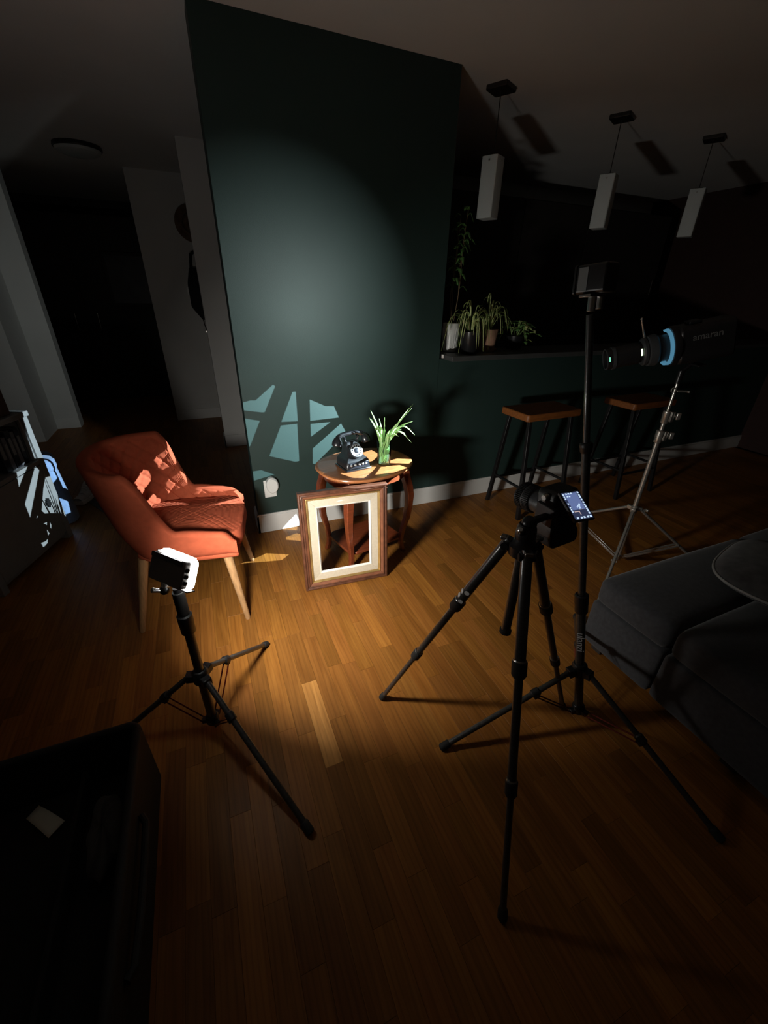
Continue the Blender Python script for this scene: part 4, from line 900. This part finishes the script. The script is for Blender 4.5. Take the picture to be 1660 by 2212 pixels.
# ------------------------------------------------------------------ sofa
sf_ = thing('sofa', 'dark grey fabric sofa at the right with two seat cushions', 'sofa', (2.3, 0.2, 0))
def soft(x0, x1, y0, y1, z0, z1, r, puff=0.0):
    """cushion: a rounded box with slightly swollen faces"""
    cx_, cy_, cz_ = (x0+x1)/2, (y0+y1)/2, (z0+z1)/2; hx, hy, hz = (x1-x0)/2, (y1-y0)/2, (z1-z0)/2; mb = MB(); n = 14
    def face(ax, sg):
        def fn(u, v):
            a, b = -1+2*u, -1+2*v
            a = math.sin(a*math.pi/2); b = math.sin(b*math.pi/2)
            q = [0, 0, 0]; q[ax] = sg; q[(ax+1) % 3] = a; q[(ax+2) % 3] = b
            p = V(q[0]*hx, q[1]*hy, q[2]*hz); c = V(max(-hx+r, min(hx-r, p.x)), max(-hy+r, min(hy-r, p.y)), max(-hz+r, min(hz-r, p.z)))
            d_ = p-c; p = c + d_.normalized()*r if d_.length > 1e-9 else p
            p[ax] += sg*puff*(1-a*a)*(1-b*b)
            return V(cx_, cy_, cz_)+p
        mb.grid(n, n, fn)
    for ax in range(3):
        for sg in (-1, 1): face(ax, sg)
    return mb
def weld(o, d=0.0008):
    m = o.modifiers.new('weld', 'WELD'); m.merge_threshold = d; return o
for y0, y1 in ((0.602, 0.925), (-1.10, 0.592)):
    weld(soft(1.405, 2.33, y0, y1, 0.255, 0.384, 0.035, 0.010).build('seat_cushion', 'grey_sofa', sf_, world=True, smooth=60))
    weld(soft(1.40, 2.34, y0-0.002, y1+0.002, 0.042, 0.262, 0.020, 0.003).build('base', 'grey_sofa', sf_, world=True, smooth=60))
weld(soft(2.34, 3.25, -1.10, 0.925, 0.255, 0.384, 0.035, 0.01).build('seat_cushion', 'grey_sofa', sf_, world=True, smooth=60))
weld(soft(2.34, 3.25, -1.10, 0.925, 0.042, 0.262, 0.02, 0.003).build('base', 'grey_sofa', sf_, world=True, smooth=60))
weld(soft(2.98, 3.25, -1.10, 0.925, 0.36, 0.80, 0.05, 0.01).build('backrest', 'grey_sofa', sf_, world=True, smooth=60))
for x, y in ((1.46, 0.86), (1.46, -1.0), (3.18, 0.86), (3.18, -1.0), (1.46, 0.30), (2.34, 0.86)):
    MB().box((x, y, 0.022), (0.05, 0.05, 0.044)).build('leg', 'cabinet_dark', sf_, world=True, bevel=0.003)
pl_ = thing('throw_pillow', 'grey throw pillow with pale piping lying on the sofa', 'pillow', (2.02, 0.55, 0.386), R(14))
def pil(u, v):
    a = 2*math.pi*u; c, s_ = math.cos(a), math.sin(a); e = 0.5; x = 0.27*math.copysign(abs(c)**e, c); y = 0.25*math.copysign(abs(s_)**e, s_)
    b = -1+2*v; r = math.cos(b*math.pi/2)**0.55 if abs(b) < 0.999 else 0.0; k = 1-0.04*(abs(c*s_)*2)
    return V(x*r*k, y*r*k, 0.068+0.065*math.copysign(abs(b)**0.9, b))
MB().grid(60, 33, pil, wrapu=True).build('cover', 'grey_pillow', pl_, smooth=70)
pp = []
for k in range(61):
    a = 2*math.pi*k/60; c, s_ = math.cos(a), math.sin(a); kk = 1-0.04*abs(c*s_)*2; pp.append((1.012*kk*0.27*math.copysign(abs(c)**0.5, c), 1.012*kk*0.25*math.copysign(abs(s_)**0.5, s_), 0.068))
MB().sweep(pp, 0.0055, 8).build('piping', 'piping_grey', pl_, smooth=70)

# ------------------------------------------------------------------ open black case in the near left corner
cx0, cx1, cy0, cy1, ch_ = -1.06, -0.346, 0.20, 1.027, 0.255
cs_ = thing('equipment_case', 'open black equipment case on the floor at the lower left', 'case', ((cx0+cx1)/2, (cy0+cy1)/2, 0))
def rr_at(x0, x1, y0, y1, r): return [((x0+x1)/2+x, (y0+y1)/2+y) for x, y in rrect(x1-x0, y1-y0, r)]
o_ = rr_at(cx0, cx1, cy0, cy1, 0.035); i_ = rr_at(cx0+0.022, cx1-0.022, cy0+0.022, cy1-0.022, 0.02); n = len(o_)
vs = [(x, y, 0) for x, y in o_]+[(x, y, ch_) for x, y in o_]+[(x, y, ch_) for x, y in i_]+[(x, y, 0.05) for x, y in i_]
MB().add(vs, [tuple(range(n-1, -1, -1)), tuple(range(3*n, 4*n))]+[(r*n+k, r*n+(k+1) % n, (r+1)*n+(k+1) % n, (r+1)*n+k) for r in range(3) for k in range(n)]).build('shell', 'case_black', cs_, world=True, bevel=0.004)
MB().bb(cx0+0.03, cx1-0.03, cy0+0.03, cy1-0.03, 0.05, 0.085).build('foam', 'case_foam', cs_, world=True, bevel=0.004)
for x in (-0.80, -0.52): MB().bb(x-0.007, x+0.007, cy0+0.03, cy1-0.03, 0.085, 0.19 if x < -0.7 else 0.15).build('divider', 'case_foam', cs_, world=True, bevel=0.004)
MB().sweep([(cx1+0.004, 0.45, 0.20), (cx1+0.016, 0.47, 0.195), (cx1+0.018, 0.56, 0.19), (cx1+0.018, 0.66, 0.19), (cx1+0.016, 0.75, 0.195), (cx1+0.004, 0.77, 0.20)], 0.009, 10).build('handle', 'black_rubber', cs_, world=True)
rim = MB(); pr_ = [(x, y, ch_+0.001) for x, y in rr_at(cx0+0.011, cx1-0.011, cy0+0.011, cy1-0.011, 0.028)]; rim.sweep(pr_+[pr_[0], pr_[1]], 0.012, 8); rim.build('zip_rim', 'black_rubber', cs_, world=True, smooth=60)
cd = thing('paper_card', 'small white paper card lying inside the open black case', 'card', (-0.62, 0.925, 0.086))
def card(u, v):
    q = V(-0.645, 0.978, 0.094).lerp(V(-0.564, 0.899, 0.100), u); w = V(-0.670, 0.953, 0.090).lerp(V(-0.598, 0.871, 0.094), u); p = q.lerp(w, v); p.z += 0.006*math.sin(math.pi*u); return p
cdm = MB().grid(8, 4, card).build('sheet', 'paper', cd, world=True, smooth=60); cdm.modifiers.new('thick', 'SOLIDIFY').thickness = 0.0008
cl = thing('grey_pouch', 'crumpled grey cloth pouch inside the open black case', 'pouch', (-0.44, 0.80, 0.086)); rnd = random.Random(4)
ph_ = [rnd.uniform(0, 6.28) for _ in range(8)]
def pouch(u, v):
    a = 2*math.pi*u; b = math.pi*(0.002+0.996*v); r = 1+0.10*math.sin(3*a+ph_[0])*math.sin(b)+0.07*math.sin(7*a+ph_[1]+3*b)+0.05*math.sin(5*b+2*a+ph_[2])
    return V(0.044*r*math.sin(b)*math.cos(a), 0.10*r*math.sin(b)*math.sin(a), 0.048+0.046*r*math.cos(b))
MB().grid(48, 28, pouch, wrapu=True).build('cloth', 'cloth_grey', cl, smooth=70)

# ------------------------------------------------------------------ white cabinet, things on and in it (far left)
KX = V(0.301, 0.954, 0).normalized(); KY = V(-KX.y, KX.x, 0); KM = frame_of((-0.942, 2.876, 0), KX, KY, (0, 0, 1))
kb = thing('niche_cabinet', 'pale cabinet with an open dark niche at the far left', 'cabinet', M=KM)
KW, KD, KH = 0.62, 0.34, 0.807
for x in (-0.040, -KW): MB().bb(x, x+0.040, 0, KD, 0, KH-0.03).build('side_panel', 'cabinet_white', kb, bevel=0.003)
MB().bb(-0.055, -0.038, 0.012, 0.03, 0.53, KH-0.03).build('inner_trim', 'cabinet_white', kb, bevel=0.003)
MB().bb(-KW-0.008, 0.008, -0.008, KD, KH-0.03, KH).build('top_board', 'cabinet_white', kb, bevel=0.004)
MB().bb(-KW+0.04, -0.04, 0.0, KD, 0.505, 0.530).build('shelf', 'cabinet_white', kb, bevel=0.002)
MB().bb(-KW+0.04, -0.04, KD-0.012, KD, 0.03, KH-0.03).build('back_panel', 'cabinet_white', kb)
MB().bb(-KW+0.04, -0.04, 0.02, KD-0.012, 0.03, 0.05).build('bottom_board', 'cabinet_white', kb)
dr = MB().bb(-KW+0.043, -0.043, 0.002, 0.020, 0.055, 0.500).build('door', 'cabinet_white', kb, bevel=0.003)
star = [(0.020*(1 if k % 2 else 0.62)*math.cos(R(18*k)), 0.030*(1 if k % 2 else 0.7)*math.sin(R(18*k))) for k in range(20)]
MB().prism(star, frame_of((-0.105, 0.002, 0.285), (1, 0, 0), (0, 0, 1), (0, -1, 0)), 0.012).build('handle', 'black_metal', dr)  # flat black star shape on the door front
for k, (x, w, h, m, lab) in enumerate(((-0.085, 0.030, 0.200, 'book_black', 'tall black book at the right end of the cabinet niche'), (-0.118, 0.024, 0.190, 'book_grey', 'dark grey book second from the right in the cabinet niche'),
        (-0.150, 0.034, 0.205, 'book_black', 'thick black book third from the right in the cabinet niche'), (-0.188, 0.026, 0.18, 'book_grey', 'dark grey book fourth from the right in the cabinet niche'), (-0.226, 0.036, 0.2, 'book_black', 'thick black book fifth from the right in the cabinet niche'))):
    b = thing('book', lab, 'book', M=KM @ Matrix.Translation((x, 0.03, 0.5305)), group='books in the cabinet niche')
    MB().bb(-w/2, -w/2+0.003, 0, 0.16, 0, h).bb(w/2-0.003, w/2, 0, 0.16, 0, h).bb(-w/2, w/2, -0.002, 0.003, 0, h).build('cover', m, b, bevel=0.001)
    MB().bb(-w/2+0.003, w/2-0.003, 0.003, 0.155, 0.004, h-0.004).build('pages', 'paper', b)
    MB().bb(-w*0.3, w*0.3, -0.003, -0.002, h*0.35, h*0.8).build('spine_label', 'print_grey', b)
wb = thing('brown_wooden_box', 'dark brown wooden chest standing on the pale cabinet', 'chest', M=KM @ Matrix.Translation((-0.35, 0.14, KH+0.0005)))
MB().bb(-0.25, 0.27, -0.12, 0.12, 0, 0.20).build('body', 'brown_wood', wb, bevel=0.004); MB().bb(-0.255, 0.275, -0.125, 0.125, 0.202, 0.245).build('lid', 'brown_wood', wb, bevel=0.005)
MB().bb(-0.02, 0.02, -0.130, -0.122, 0.17, 0.23).build('latch', 'bronze', wb, bevel=0.002)
wp = thing('leaning_picture', 'black framed picture leaning behind the brown chest', 'picture', M=KM @ Matrix.Translation((-0.24, 0.295, KH+0.0005)))
for x0, x1, z0, z1 in ((-0.26, 0.22, 0, 0.025), (-0.26, 0.22, 0.435, 0.46), (-0.26, -0.235, 0.025, 0.435), (0.195, 0.22, 0.025, 0.435)): MB().bb(x0, x1, -0.012, 0.012, z0, z1).build('frame_rail', 'cabinet_dark', wp, bevel=0.002)
MB().bb(-0.236, 0.196, -0.004, 0.008, 0.024, 0.436).build('canvas', 'picture_dark', wp)

# pouf
pf = thing('storage_pouf', 'light blue fabric pouf behind the pale cabinet', 'pouf', (-1.125, 3.165, 0), R(17))
def pouf(u, v):
    a = 2*math.pi*u; c, s_ = math.cos(a), math.sin(a); e = 0.45; x = math.copysign(abs(c)**e, c); y = math.copysign(abs(s_)**e, s_)
    pr2 = [(0.0, 0.001), (0.150, 0.001), (0.158, 0.012), (0.134, 0.36), (0.130, 0.37), (0.0, 0.37)]; k = v*5; i = min(int(k), 4); f = k-i
    r = pr2[i][0]+(pr2[i+1][0]-pr2[i][0])*f; return V(x*r, y*r, pr2[i][1]+(pr2[i+1][1]-pr2[i][1])*f)
MB().grid(56, 6, pouf, wrapu=True).build('body', 'blue_fabric', pf, smooth=50)
def plid(u, v):
    a = 2*math.pi*u; c, s_ = math.cos(a), math.sin(a); e = 0.45; x = math.copysign(abs(c)**e, c); y = math.copysign(abs(s_)**e, s_)
    pr2 = [(0.0, 0.372), (0.133, 0.372), (0.139, 0.39), (0.136, 0.425), (0.118, 0.445), (0.0, 0.456)]; k = v*5; i = min(int(k), 4); f = k-i
    r = pr2[i][0]+(pr2[i+1][0]-pr2[i][0])*f; return V(x*r, y*r, pr2[i][1]+(pr2[i+1][1]-pr2[i][1])*f)
MB().grid(56, 6, plid, wrapu=True).build('lid_cushion', 'blue_fabric', pf, smooth=50)
MB().bb(-0.015, 0.015, -0.146, -0.136, 0.335, 0.378).build('pull_tab', 'shoe_dark', pf)

# door mat
# mat
dm = thing('door_mat', 'dark woven mat on the floor under the sneaker', 'mat', (-0.60, 3.40, 0), R(30))
MB().prism(rrect(0.62, 0.50, 0.02), Matrix(), 0.008).build('body', 'mat_fibre', dm, bevel=0.002)
MB().bb(-0.29, 0.29, -0.235, -0.222, 0.008, 0.0095).bb(-0.29, 0.29, 0.222, 0.235, 0.008, 0.0095).bb(-0.20, 0.20, -0.05, -0.03, 0.008, 0.0095).bb(-0.20, 0.20, 0.03, 0.05, 0.008, 0.0095).build('stripes', 'cloth_grey', dm)

# sneaker
sn0 = thing('sneaker', 'grey sneaker with a pale sole beside the blue pouf', 'shoe', (-0.955, 3.46, 0.0085), R(74)+math.pi)
def sole_half(t):   # t 0 heel .. 1 toe: half width
    return 0.030+0.012*math.sin(t*math.pi*1.0)**0.6*(0.6+0.6*t) if 0 < t < 1 else 0.012
def upper(u, v):
    t = u; x = -0.135+0.27*t; hw = sole_half(min(0.995, max(0.005, t)))*(0.96)
    hgt = 0.030+0.070*(1-smooth01((t-0.30)/0.45)) if t < 0.96 else 0.028
    a = math.pi*v; e = 0.75
    open_ = 1 - 0.34*smooth01((0.42-abs(t-0.22))/0.12)*smooth01((math.sin(a)-0.86)/0.14) if t < 0.62 else 1
    return V(x, hw*math.copysign(abs(math.cos(a))**e, math.cos(a)), 0.022+hgt*(math.sin(a)**0.8 if math.sin(a) > 0 else 0)*open_)
u_ = MB().grid(40, 24, upper); u_.build('upper', 'sneaker_grey', sn0, smooth=60)
def solep(u, v):
    t = u; x = -0.140+0.28*t; hw = sole_half(min(0.995, max(0.005, t)))*1.04+0.003; pr2 = [(1, 0.0), (1.03, 0.006), (1.0, 0.026), (-1.0, 0.026), (-1.03, 0.006), (-1, 0.0), (1, 0.0)]
    q = pr2[round(v*6)]; return V(x, hw*q[0], q[1]+0.008*max(0, t-0.75)*(1 if q[1] < 0.02 else 2))
so_ = MB().grid(36, 7, solep); so_.f += [tuple(range(0, 7)), tuple(range(35*7, 36*7))]; so_.build('sole', 'sneaker_sole', sn0, smooth=40)
MB().prism([(0.040*math.cos(a)*1.05-0.075, 0.020*math.sin(a)) for a in [2*math.pi*k/20 for k in range(20)]], Matrix.Translation((0, 0, 0.082)), 0.010).build('opening', 'shoe_dark', sn0)
for k in range(5):
    x = 0.0+0.018*k; z = 0.105-0.0115*k-0.008; MB().sweep([(x, -0.020, z-0.012), (x+0.002, -0.010, z+0.002), (x+0.002, 0.010, z+0.002), (x, 0.020, z-0.012)], 0.0026, 6).build('lace', 'sneaker_sole', sn0)

# ------------------------------------------------------------------ things hanging in the hall
FY = 5.549
hb = thing('hanging_bag', 'black bag hanging on the far hall wall behind the white pier', 'bag', (0.20, FY, 1.12))
def bag(u, v):
    a = 2*math.pi*u; z = 1.12+0.50*v; w = 0.165*min(1, 0.45+2.2*v)*(1-0.25*max(0, v-0.7)/0.3); dp = 0.075*math.sin(math.pi*min(1, v*0.85+0.12)); c, s_ = math.cos(a), math.sin(a)
    return V(0.185+w*math.copysign(abs(c)**0.6, c), FY-0.085+dp*math.copysign(abs(s_)**0.6, s_), z)
b_ = MB().grid(40, 16, bag, wrapu=True); b_.f += [tuple(i*16 for i in range(40)), tuple(i*16+15 for i in range(40))]; b_.build('body', 'bag_black', hb, world=True, smooth=60)
MB().sweep([(0.08, FY-0.07, 1.60), (0.10, FY-0.05, 1.74), (0.17, FY-0.03, 1.80), (0.24, FY-0.05, 1.74), (0.28, FY-0.07, 1.60)], 0.016, 10).build('handle', 'bag_black', hb, world=True, smooth=60)
MB().sweep([(0.115, FY-0.09, 1.13), (0.120, FY-0.07, 1.07), (0.135, FY-0.06, 1.01)], 0.004, 8).build('strap', 'bag_black', hb, world=True)
MB().bb(0.12, 0.175, FY-0.068, FY-0.050, 0.985, 1.005).build('buckle', 'chrome', hb, world=True, bevel=0.002)
hk = thing('coat_hook', 'coat hook on the far hall wall above the black bag', 'hook', (0.17, FY, 1.80))
MB().bb(0.155, 0.185, FY-0.006, FY, 1.77, 1.86).build('plate', 'bronze', hk, world=True, bevel=0.002); MB().sweep([(0.17, FY-0.004, 1.85), (0.17, FY-0.05, 1.845), (0.17, FY-0.06, 1.875)], 0.006, 8).sweep([(0.17, FY-0.004, 1.78), (0.17, FY-0.04, 1.775), (0.17, FY-0.055, 1.80)], 0.006, 8).build('prong', 'bronze', hk, world=True)
ht = thing('hat', 'brown felt hat hanging above the black bag', 'hat', (0.16, FY-0.03, 1.98))
MB().rev((0.17, FY-0.010, 2.02), (0, -1, -0.08), [(0.0, 0.165), (0.004, 0.168), (0.008, 0.165), (0.012, 0.095), (0.06, 0.088), (0.10, 0.075), (0.115, 0.045)], 36).build('crown', 'hat_brown', ht, world=True, smooth=50)
MB().rev((0.17, FY-0.024, 2.02), (0, -1, -0.08), [(0, 0.0965), (0.020, 0.0935)], 36).build('band', 'shoe_dark', ht, world=True)
sw = thing('light_switch', 'small white light switch on the far hall wall left of the bag', 'switch', (0.045, FY, 1.40))
MB().bb(0.005, 0.085, FY-0.008, FY+0.0005, 1.36, 1.44).build('plate', 'outlet_white', sw, world=True, bevel=0.002); MB().bb(0.03, 0.06, FY-0.012, FY-0.007, 1.38, 1.42).build('rocker', 'outlet_white', sw, world=True, bevel=0.001)
